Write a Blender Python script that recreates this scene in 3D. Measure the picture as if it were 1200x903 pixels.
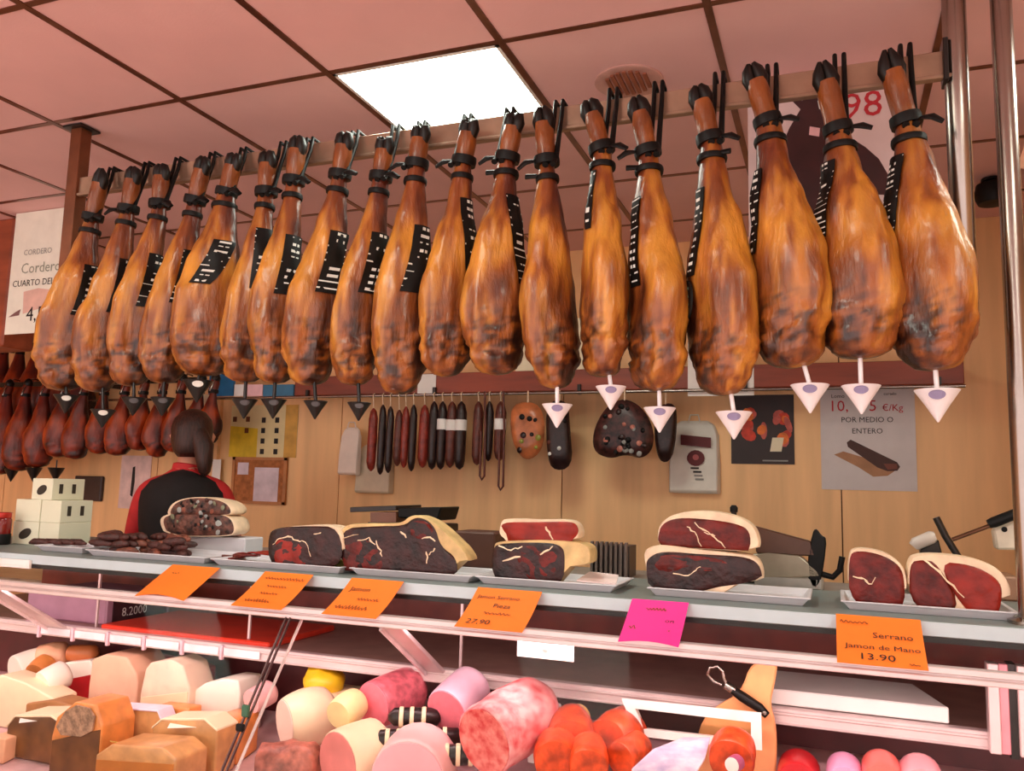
import bpy, bmesh, math, random
from mathutils import Vector, Matrix, noise

for o in list(bpy.data.objects): bpy.data.objects.remove(o, do_unlink=True)
sc = bpy.context.scene
COL = sc.collection
V = Vector
rnd = random.Random(7)

# ------------------------------------------------------------------ camera
F = 970.0
yaw, pitch, roll = math.radians(21.19), math.radians(6.85), math.radians(1.47)
CAM = V((0, 0, 1.55))
_w = V((-math.sin(yaw)*math.cos(pitch), math.cos(yaw)*math.cos(pitch), math.sin(pitch)))
_r0 = V((math.cos(yaw), math.sin(yaw), 0)); _u0 = _r0.cross(_w)
_r = _r0*math.cos(roll) + _u0*math.sin(roll)
_u = -_r0*math.sin(roll) + _u0*math.cos(roll)
cd = bpy.data.cameras.new('camera'); cd.sensor_width = 36; cd.sensor_fit = 'HORIZONTAL'
cd.lens = F/1200*36; cd.clip_start = .05; cd.clip_end = 60
cam = bpy.data.objects.new('camera', cd); COL.objects.link(cam)
cam.matrix_world = Matrix(((_r.x, _u.x, -_w.x, CAM.x), (_r.y, _u.y, -_w.y, CAM.y), (_r.z, _u.z, -_w.z, CAM.z), (0, 0, 0, 1)))
sc.camera = cam

def ray(x, y): return _r*((x-600)/F) - _u*((y-451.5)/F) + _w
def onY(x, y, Y): d = ray(x, y); return CAM + d*(Y/d.y)
def onZ(x, y, Z): d = ray(x, y); return CAM + d*((Z-CAM.z)/d.z)

# ------------------------------------------------------------------ world, exposure
w = bpy.data.worlds.new('world'); sc.world = w; w.use_nodes = True
bg = w.node_tree.nodes['Background']; bg.inputs[0].default_value = (1.0, .82, .79, 1); bg.inputs[1].default_value = 1.35
vs = sc.view_settings
vs.view_transform = 'Standard'; vs.look = 'None'; vs.gamma = 1; vs.use_curve_mapping = False
vs.exposure = 0.75

PANEL_STRENGTH = 10.0
STRIP_POWER = 6.5

# ------------------------------------------------------------------ materials
def s2l(c):
    f = lambda v: v/12.92 if v <= .04045 else ((v+.055)/1.055)**2.4
    return tuple(f(v/255) for v in c)
_m = {}
def mat(name, rgb, rough=.5, metal=0., var=.12, scale=12., bump=0., bscale=60., coat=0., sss=0., stretch=None, attr=None, dark=None, spec=.5, emit=None, estr=0.):
    """procedural material; rgb is sRGB 0-255"""
    if name in _m: return _m[name]
    m = bpy.data.materials.new(name); m.use_nodes = True; _m[name] = m
    nt = m.node_tree; N = nt.nodes; L = nt.links
    b = N['Principled BSDF']
    c = s2l(rgb)
    b.inputs['Roughness'].default_value = rough; b.inputs['Metallic'].default_value = metal
    b.inputs['Specular IOR Level'].default_value = spec
    b.inputs['Coat Weight'].default_value = coat; b.inputs['Coat Roughness'].default_value = .15
    if sss: b.inputs['Subsurface Weight'].default_value = sss; b.inputs['Subsurface Radius'].default_value = (.02, .008, .005); b.inputs['Subsurface Scale'].default_value = .5
    tc = N.new('ShaderNodeTexCoord'); mp = N.new('ShaderNodeMapping'); L.new(tc.outputs['Object'], mp.inputs[0])
    if stretch: mp.inputs['Scale'].default_value = stretch
    nz = N.new('ShaderNodeTexNoise'); nz.inputs['Scale'].default_value = scale; nz.inputs['Detail'].default_value = 5; L.new(mp.outputs[0], nz.inputs['Vector'])
    cr = N.new('ShaderNodeValToRGB'); L.new(nz.outputs[0], cr.inputs[0])
    lo = s2l(dark) if dark else tuple(v*(1-var*1.6) for v in c)
    hi = c if dark else tuple(min(1, v*(1+var)) for v in c)
    cr.color_ramp.elements[0].position = .32; cr.color_ramp.elements[1].position = .68
    cr.color_ramp.elements[0].color = (*lo, 1); cr.color_ramp.elements[1].color = (*hi, 1)
    out = cr.outputs[0]
    if attr:
        at = N.new('ShaderNodeAttribute'); at.attribute_name = attr
        mx = N.new('ShaderNodeMix'); mx.data_type = 'RGBA'; mx.blend_type = 'MULTIPLY'; mx.inputs[0].default_value = 1
        L.new(out, mx.inputs[6]); L.new(at.outputs['Color'], mx.inputs[7]); out = mx.outputs[2]
    L.new(out, b.inputs['Base Color'])
    if bump:
        n2 = N.new('ShaderNodeTexNoise'); n2.inputs['Scale'].default_value = bscale; n2.inputs['Detail'].default_value = 4; L.new(mp.outputs[0], n2.inputs['Vector'])
        bp = N.new('ShaderNodeBump'); bp.inputs['Strength'].default_value = bump; bp.inputs['Distance'].default_value = .01
        L.new(n2.outputs[0], bp.inputs['Height']); L.new(bp.outputs[0], b.inputs['Normal'])
    if emit: b.inputs['Emission Color'].default_value = (*s2l(emit), 1); b.inputs['Emission Strength'].default_value = estr
    return m

def glass_mat(name, tint=(.97, .98, .97), refl=.6):
    if name in _m: return _m[name]
    m = bpy.data.materials.new(name); m.use_nodes = True; _m[name] = m
    nt = m.node_tree; N = nt.nodes; L = nt.links; N.remove(N['Principled BSDF'])
    o = N['Material Output']; t = N.new('ShaderNodeBsdfTransparent'); t.inputs[0].default_value = (*tint, 1)
    g = N.new('ShaderNodeBsdfGlossy'); g.inputs['Roughness'].default_value = .02; g.inputs[0].default_value = (refl, refl, refl, 1)
    lw = N.new('ShaderNodeLayerWeight'); lw.inputs[0].default_value = .5
    pw = N.new('ShaderNodeMath'); pw.operation = 'POWER'; pw.inputs[1].default_value = 4; L.new(lw.outputs['Facing'], pw.inputs[0])
    fr = N.new('ShaderNodeMath'); fr.operation = 'MULTIPLY_ADD'; fr.inputs[1].default_value = .07; fr.inputs[2].default_value = .002; L.new(pw.outputs[0], fr.inputs[0])
    mx = N.new('ShaderNodeMixShader'); L.new(fr.outputs[0], mx.inputs[0]); L.new(t.outputs[0], mx.inputs[1]); L.new(g.outputs[0], mx.inputs[2]); L.new(mx.outputs[0], o.inputs[0])
    return m

M_CEIL = mat('ceiling_tile', (236, 190, 188), .85, var=.03, scale=3, bump=.05, bscale=120)  # pink light bounced up from the meat case is put into the tile colour
M_GRID = mat('ceiling_grid', (120, 78, 62), .28, metal=.75, var=.15)
M_WOOD = mat('wall_wood', (246, 198, 142), .5, var=.07, scale=4, stretch=(3, 3, .3), bump=.03)
M_WOODD = mat('dark_wood', (140, 58, 34), .45, var=.2, scale=6, stretch=(.4, 3, 3))
M_STEEL = mat('steel', (158, 148, 140), .24, metal=1., var=.05)
M_RAIL = mat('rail_metal', (168, 140, 118), .35, metal=.6, var=.12)
M_BRONZE = mat('bronze_post', (120, 70, 44), .4, metal=.5, var=.15)
M_WHITE = mat('white_plastic', (240, 238, 234), .35, var=.03)
M_PAPER = mat('paper', (236, 232, 228), .8, var=.03)
M_CREAMP = mat('cream_paper', (236, 226, 196), .8, var=.04)
M_BLACK = mat('black_plastic', (9, 8, 8), .5, var=.2, spec=.25)
M_DARKM = mat('dark_metal', (52, 48, 46), .35, metal=.6, var=.15)
M_INK = mat('ink', (30, 24, 24), .7, var=.1)
M_INKR = mat('red_ink', (196, 40, 52), .6, var=.1)
M_INKW = mat('white_ink', (226, 228, 222), .6, var=.05)
M_INKG = mat('grey_ink', (150, 152, 148), .7, var=.05)
M_ALU = mat('pink_aluminium', (224, 205, 204), .3, metal=.35, var=.05)
M_MAROON = mat('maroon_panel', (124, 50, 38), .5, var=.2)
M_ORANGE = mat('orange_card', (255, 124, 28), .75, var=.05, scale=4)
M_PINKC = mat('pink_card', (255, 48, 150), .75, var=.05, scale=4)
M_GLASS = glass_mat('glass')
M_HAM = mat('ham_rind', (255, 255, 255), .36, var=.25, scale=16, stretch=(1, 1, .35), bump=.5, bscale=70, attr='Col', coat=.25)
M_HOOF = mat('hoof', (16, 10, 8), .4, var=.3, spec=.35)
M_FAT = mat('fat', (240, 212, 180), .42, var=.12, scale=20, bump=.2, bscale=80)
M_FATY = mat('fat_rind', (222, 188, 130), .5, var=.18, scale=18, bump=.3, bscale=70)
M_LEAN = mat('lean', (104, 24, 17), .36, var=.35, scale=30, bump=.25, spec=.3)
M_LEAND = mat('lean_dark', (48, 14, 12), .34, var=.5, scale=24, bump=.4, bscale=50, spec=.4)
M_LEANR = mat('lean_red', (140, 32, 18), .34, var=.22, scale=24, bump=.15, spec=.3)
M_LIGHT = mat('light_diffuser', (255, 255, 255), .5, var=0, emit=(246, 255, 240), estr=PANEL_STRENGTH)

# ------------------------------------------------------------------ mesh kit
class MB:
    def __init__(s): s.v = []; s.f = []
    def add(s, vs, fs):
        n = len(s.v); s.v += [V(p) for p in vs]; s.f += [tuple(i+n for i in f) for f in fs]; return s
    def box(s, x0, x1, y0, y1, z0, z1):
        p = [(x0,y0,z0),(x1,y0,z0),(x1,y1,z0),(x0,y1,z0),(x0,y0,z1),(x1,y0,z1),(x1,y1,z1),(x0,y1,z1)]
        return s.add(p, [(0,3,2,1),(4,5,6,7),(0,1,5,4),(1,2,6,5),(2,3,7,6),(3,0,4,7)])
    def bar(s, a, b, wd, h, up=V((0,0,1))):
        a, b = V(a), V(b); d = (b-a).normalized(); x = d.cross(up).normalized(); y = x.cross(d)
        p = []
        for c in (a, b):
            for i, j in ((-1,-1),(1,-1),(1,1),(-1,1)): p.append(c + x*(wd/2*i) + y*(h/2*j))
        return s.add(p, [(0,1,2,3),(7,6,5,4),(0,4,5,1),(1,5,6,2),(2,6,7,3),(3,7,4,0)])
    def loft(s, rings, cap0=True, cap1=True):
        n = len(rings[0]); vs = [p for r in rings for p in r]; fs = []
        for k in range(len(rings)-1):
            for i in range(n):
                j = (i+1) % n; fs.append((k*n+i, k*n+j, (k+1)*n+j, (k+1)*n+i))
        if cap0: fs.append(tuple(range(n-1, -1, -1)))
        if cap1: fs.append(tuple((len(rings)-1)*n+i for i in range(n)))
        return s.add(vs, fs)
    def tube(s, path, r, n=8, flat=1.):
        path = [V(p) for p in path]; rs = r if isinstance(r, (list, tuple)) else [r]*len(path)
        rings = []; ref = None
        for k, p in enumerate(path):
            d = (path[min(k+1, len(path)-1)] - path[max(k-1, 0)]).normalized()
            if ref is None: ref = d.orthogonal().normalized()
            x = (ref - d*ref.dot(d)).normalized(); ref = x; y = d.cross(x)
            rings.append([p + x*(rs[k]*math.cos(t)) + y*(rs[k]*flat*math.sin(t)) for t in (2*math.pi*i/n for i in range(n))])
        return s.loft(rings)
    def lathe(s, prof, c=(0,0,0), axis=(0,0,1), n=20):
        c = V(c); a = V(axis).normalized(); x = a.orthogonal().normalized(); y = a.cross(x)
        return s.loft([[c + a*h + (x*math.cos(t)+y*math.sin(t))*r for t in (2*math.pi*i/n for i in range(n))] for r, h in prof])
    def prism(s, pts, off):
        """pts: closed polygon (3D), extruded by off"""
        pts = [V(p) for p in pts]; off = V(off)
        return s.loft([pts, [p+off for p in pts]])
    def build(s, name, m, parent=None, smooth=False, bevel=0., label=None, cat=None, group=None, kind=None, local=False, segs=1):
        vs = s.v
        if parent is not None:
            base = V((0,0,0)) if local else world_loc(parent)
        elif local: base = V((0,0,0))
        else:
            n = len(vs); base = V((sum(p.x for p in vs)/n, sum(p.y for p in vs)/n, min(p.z for p in vs)))
        me = bpy.data.meshes.new(name); me.from_pydata([tuple(p-base) for p in vs], [], s.f)
        bm = bmesh.new(); bm.from_mesh(me); bmesh.ops.recalc_face_normals(bm, faces=bm.faces)
        if bevel:
            es = [e for e in bm.edges if len(e.link_faces) == 2 and e.calc_face_angle(0) > .5]
            bmesh.ops.bevel(bm, geom=es, offset=bevel, segments=segs, profile=.6, affect='EDGES', clamp_overlap=True)
        if smooth:
            for f in bm.faces: f.smooth = True
            for e in bm.edges:
                if len(e.link_faces) == 2 and e.calc_face_angle(0) > .9: e.smooth = False
        bm.to_mesh(me); bm.free()
        me.materials.append(m)
        o = bpy.data.objects.new(name, me); COL.objects.link(o)
        if parent is not None: o.parent = parent
        elif not local: o.location = base
        tag(o, label, cat, group, kind)
        return o
def world_loc(o):
    p = V(o.location)
    while o.parent: o = o.parent; p = p + V(o.location)
    return p
def tag(o, label=None, cat=None, group=None, kind=None):
    if label: o['label'] = label
    if cat: o['category'] = cat
    if group: o['group'] = group
    if kind: o['kind'] = kind
    return o
def thing(name, loc, label, cat, group=None, kind=None):
    o = bpy.data.objects.new(name, None); o.empty_display_size = .05; COL.objects.link(o); o.location = loc
    return tag(o, label, cat, group, kind)
def share(o, parent, loc):
    c = o.copy(); COL.objects.link(c); c.parent = parent; c.location = loc; return c

_dg = []
def text(body, size, org, u, v, m, parent, name='lettering', thick=.0006, align='LEFT'):
    cu = bpy.data.curves.new('t', 'FONT'); cu.body = body; cu.size = size; cu.extrude = 0; cu.align_x = align; cu.resolution_u = 2
    ob = bpy.data.objects.new('t', cu); COL.objects.link(ob)
    dg = bpy.context.evaluated_depsgraph_get(); ev = ob.evaluated_get(dg); me = ev.to_mesh()
    u = V(u).normalized(); v = V(v).normalized(); n = u.cross(v); org = V(org)
    b = MB(); b.add([org + u*p.co.x + v*p.co.y + n*thick for p in me.vertices], [tuple(q.vertices) for q in me.polygons])
    ev.to_mesh_clear(); bpy.data.objects.remove(ob); bpy.data.curves.remove(cu)
    return b.build(name, m, parent)
def scribble(b, org, u, v, length, h, n, seed, wd=.0012, lift=.0007):
    """a line of handwriting as a thin ribbon"""
    r = random.Random(seed); u = V(u).normalized(); v = V(v).normalized(); nn = u.cross(v); org = V(org)
    pts = []
    for i in range(n*4+1):
        t = i/(n*4); y = h*(.5+.5*math.sin(i*math.pi/2+r.uniform(-.5, .5)))*r.uniform(.5, 1.0)
        pts.append(org + u*(t*length) + v*y + nn*lift)
    for a, c in zip(pts, pts[1:]):
        d = (c-a).normalized(); x = d.cross(nn)*wd
        b.add([a-x, a+x, c+x, c-x], [(0,1,2,3)])
    return b
def outline(px, Y): return [onY(x, y, Y) for x, y in px]
def smooth_poly(pts, it=2):
    pts = [V(p) for p in pts]
    for _ in range(it):
        q = []
        for i, a in enumerate(pts):
            b = pts[(i+1) % len(pts)]; q += [a*.75+b*.25, a*.25+b*.75]
        pts = q
    return pts
def scale_poly(pts, s, push=V((0,0,0))):
    c = sum(pts, V((0,0,0)))/len(pts); return [c+(p-c)*s+push for p in pts]
def nz3(p, s, seed=0): return noise.noise(V((p.x*s+seed*13.7, p.y*s-seed*7.1, p.z*s+seed*3.3)))

# ================================================================== SETTING
CZ = 2.85; TX0 = -1.49; TY0 = 2.13; T = .6
XL, XR, YB = -6.9, .85, 4.29
WZ = (0, CZ)
floor = MB().box(XL-.1, 3.2, -2.6, YB+.1, -.1, 0).build('floor', mat('floor_tile', (205, 186, 172), .4, var=.1), kind='structure')
ceiling = MB().box(XL-.1, 3.2, -2.6, YB+.1, CZ+.012, CZ+.1).build('ceiling', mat('ceiling_slab', (190, 160, 150), .9), kind='structure')
cb = world_loc(ceiling)
lights = {(0, 0), (0, -3), (4, 0), (4, -3), (-4, -3), (0, -6), (4, -6), (-4, -6)}
tile0 = None
for i in range(-9, 8):
    for j in range(-8, 4):
        if (i, j) in lights: continue
        x0, y0 = TX0+i*T, TY0+j*T
        if x0 < XL-.3 or x0 > 2.6: continue
        y1 = min(y0+T, YB)
        if y1-y0 < T-.01:
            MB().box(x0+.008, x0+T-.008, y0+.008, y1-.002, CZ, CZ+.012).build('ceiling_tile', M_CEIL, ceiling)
        elif tile0 is None:
            b = MB().box(-T/2+.008, T/2-.008, -T/2+.008, T/2-.008, 0, .012)
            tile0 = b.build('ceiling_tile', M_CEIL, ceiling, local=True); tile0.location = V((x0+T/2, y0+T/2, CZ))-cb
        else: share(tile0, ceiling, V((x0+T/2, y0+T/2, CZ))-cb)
for i in range(-9, 8):
    x = TX0+i*T
    if XL < x < 3: MB().box(x-.011, x+.011, -2.6, YB, CZ-.004, CZ+.012).build('grid_bar', M_GRID, ceiling)
for j in range(-8, 4):
    y = TY0+j*T
    if y < YB: MB().box(XL, 3.1, y-.010, y+.010, CZ-.003, CZ+.012).build('grid_bar', M_GRID, ceiling)
for k, (i, j) in enumerate(sorted(lights)):
    x0, y0 = TX0+i*T, TY0+j*T
    lab = 'square white ceiling light panel above the ham rail' if (i, j) == (0, 0) else 'square white ceiling light panel of the shop'
    t = thing('ceiling_light', (x0+T/2, y0+T/2, CZ), lab, 'ceiling light', 'ceiling light panels')
    MB().box(x0+.02, x0+T-.02, y0+.02, y0+T-.02, CZ-.002, CZ+.004).build('diffuser', M_LIGHT, t)
    b = MB()
    for a in ((x0+.012, x0+.024, y0+.012, y0+T-.012), (x0+T-.024, x0+T-.012, y0+.012, y0+T-.012), (x0+.012, x0+T-.012, y0+.012, y0+.024), (x0+.012, x0+T-.012, y0+T-.024, y0+T-.012)):
        b.box(*a, CZ-.004, CZ+.01)
    b.build('frame', M_WHITE, t)
# recessed round downlight / grille
p = onZ(737, 95, CZ)
t = thing('ceiling_grille', (p.x, p.y, CZ-.012), 'round recessed ceiling grille with brown slats above the hams', 'ceiling grille')
MB().lathe([(.075, 0), (.105, -.004), (.11, -.001), (.11, .004), (.075, .006)], (p.x, p.y, CZ-.004), n=32).build('rim', mat('rim_pink', (206, 160, 150), .5), t, smooth=True)
for k in range(7):
    yy = -.06+k*.02; hw = math.sqrt(max(.001, .076**2-yy**2))
    MB().box(p.x+yy-.006, p.x+yy+.006, p.y-hw, p.y+hw, CZ-.010, CZ-.004).build('slat', mat('grille_brown', (150, 84, 58), .5), t)

# back wall: vertical wooden panels with recessed seams
wall_back = MB().box(XL-.1, 3.2, YB+.012, YB+.1, 0, CZ).build('wall_back', mat('wall_seam', (110, 70, 40), .8), kind='structure')
x = XL
seams = [XL, -5.56, -4.16, -2.76, -1.36, .04, XR]
for a, b_ in zip(seams, seams[1:]):
    MB().box(a+.003, b_-.003, YB, YB+.012, 0, CZ).build('wall_panel', M_WOOD, wall_back)
MB().box(XL-.1, XL, -2.6, YB+.1, 0, CZ).build('wall_left', M_WOOD, kind='structure')
MB().box(XR, XR+.08, 2.75, YB+.1, 0, CZ).build('wall_right', M_WOOD, kind='structure')
MB().box(3.15, 3.25, -2.6, YB+.1, 0, CZ).build('wall_side', M_WOOD, kind='structure')
a = onY(253, 500, YB-.02)
MB().box(a.x-.04, a.x+.03, YB-.03, YB, 0, CZ).build('trim_1', mat('trim_wood', (226, 178, 128), .5), kind='structure')
# wooden bulkhead hanging in the far left part
MB().box(-5.6, -3.9, 2.92, 3.1, 2.18, CZ).build('trim_2', mat('bulkhead_wood', (150, 72, 44), .5, var=.2, scale=5, stretch=(.4, 3, 3)), kind='structure', bevel=.01)

# ================================================================== RAIL FRAME
RY = 2.2; RZ = 2.615
XPL, XPR = -2.625, .295
t = thing('ham_rail', (-1.16, RY, 2.0), 'long metal hanging rail for hams, with bronze end post and steel end pole', 'rail')
b = MB().box(XPL, XPR, RY-.012, RY+.02, RZ-.033, RZ+.033); b.box(XPL, XPR, RY-.02, RY-.004, RZ-.04, RZ-.03)
b.build('crossbar', M_RAIL, t, bevel=.002)
MB().box(XPL-.026, XPL+.026, RY-.026, RY+.026, 1.98, CZ-.01).build('post', M_BRONZE, t, bevel=.003)
MB().box(XPL-.045, XPL+.045, RY-.045, RY+.045, CZ-.012, CZ-.004).build('ceiling_plate', M_DARKM, t)
MB().lathe([(.024, 1.95), (.0275, 1.955), (.0275, CZ-.014), (.045, CZ-.012), (.045, CZ-.004)], (XPR+.012, RY+.005, 0), n=28).build('pole', M_STEEL, t, smooth=True)
MB().box(XPR-.02, XPR-.008, RY-.03, RY+.03, RZ-.05, RZ+.06).build('end_bracket', M_DARKM, t, bevel=.002)
t = thing('steel_pole', (.409, 2.2, 1.27), 'round steel pole standing on the counter beside the end of the ham rail', 'pole')
MB().lathe([(.045, 1.27), (.045, 1.278), (.024, 1.284), (.024, CZ-.014), (.045, CZ-.012), (.045, CZ-.004)], (.409, 2.2, 0), n=28).build('shaft', M_STEEL, t, smooth=True)
# small dark spot lamp behind the pole
p = onZ(1163, 222, CZ-.05)
t = thing('spotlight', (p.x, p.y, CZ-.11), 'small dark round spotlight hanging below the ceiling behind the steel pole', 'spotlight')
MB().lathe([(.02, -.05), (.055, -.045), (.07, -.01), (.06, .035), (.03, .045)], (p.x, p.y, CZ-.065), n=20).build('housing', M_BLACK, t, smooth=True)
MB().lathe([(.012, -.022), (.012, .002), (.04, .004), (.04, .012)], (p.x, p.y, CZ-.017), n=14).build('mount', M_BLACK, t)

# ================================================================== HAMS
PROF = [(0, .015, .012), (.010, .046, .034), (.03, .062, .046), (.07, .078, .056), (.13, .091, .064), (.2, .100, .069), (.28, .105, .072), (.36, .105, .072),
        (.44, .101, .070), (.52, .089, .063), (.60, .077, .056), (.68, .064, .049), (.76, .052, .042), (.84, .042, .036), (.92, .033, .030), (1.0, .027, .026)]
def prof(s):
    for (a, x1, y1), (b, x2, y2) in zip(PROF, PROF[1:]):
        if s <= b:
            k = (s-a)/(b-a); k = k*k*(3-2*k)*.5+k*.5; return x1+(x2-x1)*k, y1+(y2-y1)*k
    return PROF[-1][1:]
ORD = ['', 'first', 'second', 'third', 'fourth', 'fifth', 'sixth', 'seventh', 'eighth', 'ninth', 'tenth']

def hexc(a, b, t): return tuple(a[i]+(b[i]-a[i])*t for i in range(3))
GOLD, AMBER, BROWN, DARK, RED = s2l((222, 150, 52)), s2l((172, 94, 32)), s2l((104, 46, 20)), s2l((36, 14, 8)), s2l((116, 44, 22))

class Ham:
    """a cured leg; ankle, bottom: world points; phi: turn of its broad side; k: size factor"""
    def __init__(s, ankle, bottom, phi, ka, kb, seed, near):
        s.A, s.B, s.phi, s.ka, s.kb, s.seed, s.near = ankle, bottom, phi, ka, kb, seed, near
        s.u = V((math.cos(phi), math.sin(phi), 0)); s.v = V((-math.sin(phi), math.cos(phi), 0))
        r = random.Random(seed*3+1); s.q = r.uniform(.2, .45); s.tone = r.uniform(.0, .35); s.bend = r.uniform(.004, .012)
    def center(s, t):
        c = s.B.lerp(s.A, t)
        return c + s.u*(s.near*s.bend*math.sin(math.pi*min(1, t*1.1)))
    def surf(s, t, th, off=0.):
        a, b = prof(t); a *= s.ka; b *= s.kb
        ct, st = math.cos(th), math.sin(th)
        e = .86; x = math.copysign(abs(ct)**e, ct); y = math.copysign(abs(st)**e, st)
        # flatter lean face towards the viewer, fat rim thicker at the near edge
        if y < 0: y *= 1-.18*math.sin(math.pi*min(1, max(0, (t-.05)/.6)))
        p = s.center(t) + s.u*(a*x) + s.v*(b*y)
        d = s.u*(x/a) + s.v*(y/b); d.normalize()
        f = nz3(p, 9, s.seed)*.010*min(1, a/.06)
        f += nz3(V((p.x*5, p.y*5, p.z*.8)), 9, s.seed+2)*.006*min(1, a/.05)
        low = max(0, 1-abs(t-.13)/.16)
        f += low*(nz3(p, 26, s.seed+5)*.014 + abs(nz3(p, 44, s.seed+9))*-.012)
        return p + d*(f+off), d
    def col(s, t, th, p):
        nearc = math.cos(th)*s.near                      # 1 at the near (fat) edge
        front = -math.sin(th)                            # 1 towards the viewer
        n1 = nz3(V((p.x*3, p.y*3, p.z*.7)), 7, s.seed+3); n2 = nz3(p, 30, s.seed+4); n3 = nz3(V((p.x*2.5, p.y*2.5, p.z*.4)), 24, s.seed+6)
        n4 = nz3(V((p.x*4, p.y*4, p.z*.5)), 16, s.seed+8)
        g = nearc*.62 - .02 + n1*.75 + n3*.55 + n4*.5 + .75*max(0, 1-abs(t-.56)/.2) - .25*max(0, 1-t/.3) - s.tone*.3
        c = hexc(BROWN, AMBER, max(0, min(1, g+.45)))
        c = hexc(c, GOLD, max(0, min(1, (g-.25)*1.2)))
        dk = max(0, min(1, (-g-.1)*1.3 + n2*.5 + max(0, -nearc-.35)*1.1))  # last term paints the shadow edge on the far side into the colour
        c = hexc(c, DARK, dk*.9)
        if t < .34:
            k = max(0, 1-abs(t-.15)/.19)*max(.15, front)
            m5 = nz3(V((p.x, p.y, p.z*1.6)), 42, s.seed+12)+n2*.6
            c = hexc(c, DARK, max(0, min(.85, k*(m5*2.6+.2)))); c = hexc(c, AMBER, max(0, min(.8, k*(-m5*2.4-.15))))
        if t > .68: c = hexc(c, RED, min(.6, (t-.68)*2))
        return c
    def body(s, parent, foot, n=44, m=64, material=None):
        b = MB(); rings = []; cols = []
        for k in range(m+1):
            t = (k/m)**1.15 if k else 0.0; t = max(t, .0)
            ring = []
            for i in range(n):
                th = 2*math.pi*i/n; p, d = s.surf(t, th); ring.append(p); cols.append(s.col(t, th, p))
            rings.append(ring)
        # the trotter above the ankle
        for k, r in ((.35, .0275), (.7, .029), (1., .026)):
            c = s.A.lerp(foot, k); ax = (foot-s.A).normalized(); y = s.u.cross(ax).normalized(); x = ax.cross(y)
            if x.dot(s.u) < 0: x = -x; y = -y
            ring = [c + x*(r*math.cos(2*math.pi*i/n)) + y*(r*.9*math.sin(2*math.pi*i/n)) for i in range(n)]
            # keep the ring order continuous with the shank
            if (y.dot(s.v)) < 0: ring = [c + x*(r*math.cos(2*math.pi*i/n)) - y*(r*.9*math.sin(2*math.pi*i/n)) for i in range(n)]
            for i in range(n): cols.append(hexc(AMBER, BROWN, .5+.5*nz3(ring[i], 30, s.seed)))
            rings.append(ring)
        b.loft(rings)
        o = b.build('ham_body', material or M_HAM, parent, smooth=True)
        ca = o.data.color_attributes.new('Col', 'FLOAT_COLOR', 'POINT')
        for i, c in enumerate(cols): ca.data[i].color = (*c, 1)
        return o
    def ribbon(s, t0, t1, th, wd, off=.004, n=10, th1=None):
        """a strip lying along the surface"""
        L = []; R = []
        for k in range(n+1):
            f = k/n; t = t0+(t1-t0)*f; tt = th + ((th1-th)*f if th1 is not None else 0)
            a, bb = prof(t); da = wd/2/max(.03, math.sqrt((a*s.ka*math.sin(tt))**2+(bb*s.kb*math.cos(tt))**2))
            da = min(da, 1.0)
            row = []
            for j in range(5):
                p, d = s.surf(t, tt+da*(j/2-1), off); row.append((p, d))
            L.append(row)
        b = MB(); vs = []; fs = []; w_ = 5
        for row in L:
            for p, d in row: vs.append(p)
        for row in L:
            for p, d in row: vs.append(p - d*.002)
        N0 = len(L)*w_
        for k in range(n):
            for j in range(w_-1):
                q = (k*w_+j, k*w_+j+1, (k+1)*w_+j+1, (k+1)*w_+j); fs.append(q); fs.append(tuple(N0+i for i in reversed(q)))
        return b.add(vs, fs), L

# hoof tip, ankle, bottom (pixels), visible width px, turn in degrees, tag style
HAMS = [
 ((121,198),(108,258),(70,457), 66, 52, 'R'), ((158,196),(150,248),(112,459), 62, 52, 'R'), ((190,193),(187,242),(150,452), 58, 52, 'R'),
 ((240,184),(228,238),(190,449), 58, 54, 'R'), ((276,181),(265,228),(238,440), 82, 46, 'W'), ((314,178),(312,228),(285,448), 58, 58, 'C'),
 ((350,160),(344,215),(320,449), 64, 52, 'R'), ((405,156),(398,208),(360,451), 70, 48, 'R'), ((452,163),(446,210),(413,451), 64, 50, 'R'),
 ((494,150),(488,195),(467,461), 72, 46, 'R'), ((551,142),(543,192),(521,441), 66, 48, 'E'), ((604,134),(594,188),(580,439), 80, 40, 'E'),
 ((636,126),(641,193),(650,455), 63, 58, ''), ((690,118),(706,178),(706,441), 58, -62, 'l'), ((746,114),(760,182),(770,458), 70, -50, 'L'),
 ((818,101),(833,167),(848,463), 82, -40, 'O'), ((880,76),(901,147),(927,431), 94, -34, 'O'), ((963,74),(983,157),(1008,420), 100, -32, 'P'),
 ((1039,60),(1063,147),(1095,434), 104, -31, 'P')]
HY = 2.115
ham_objs = []
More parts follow.
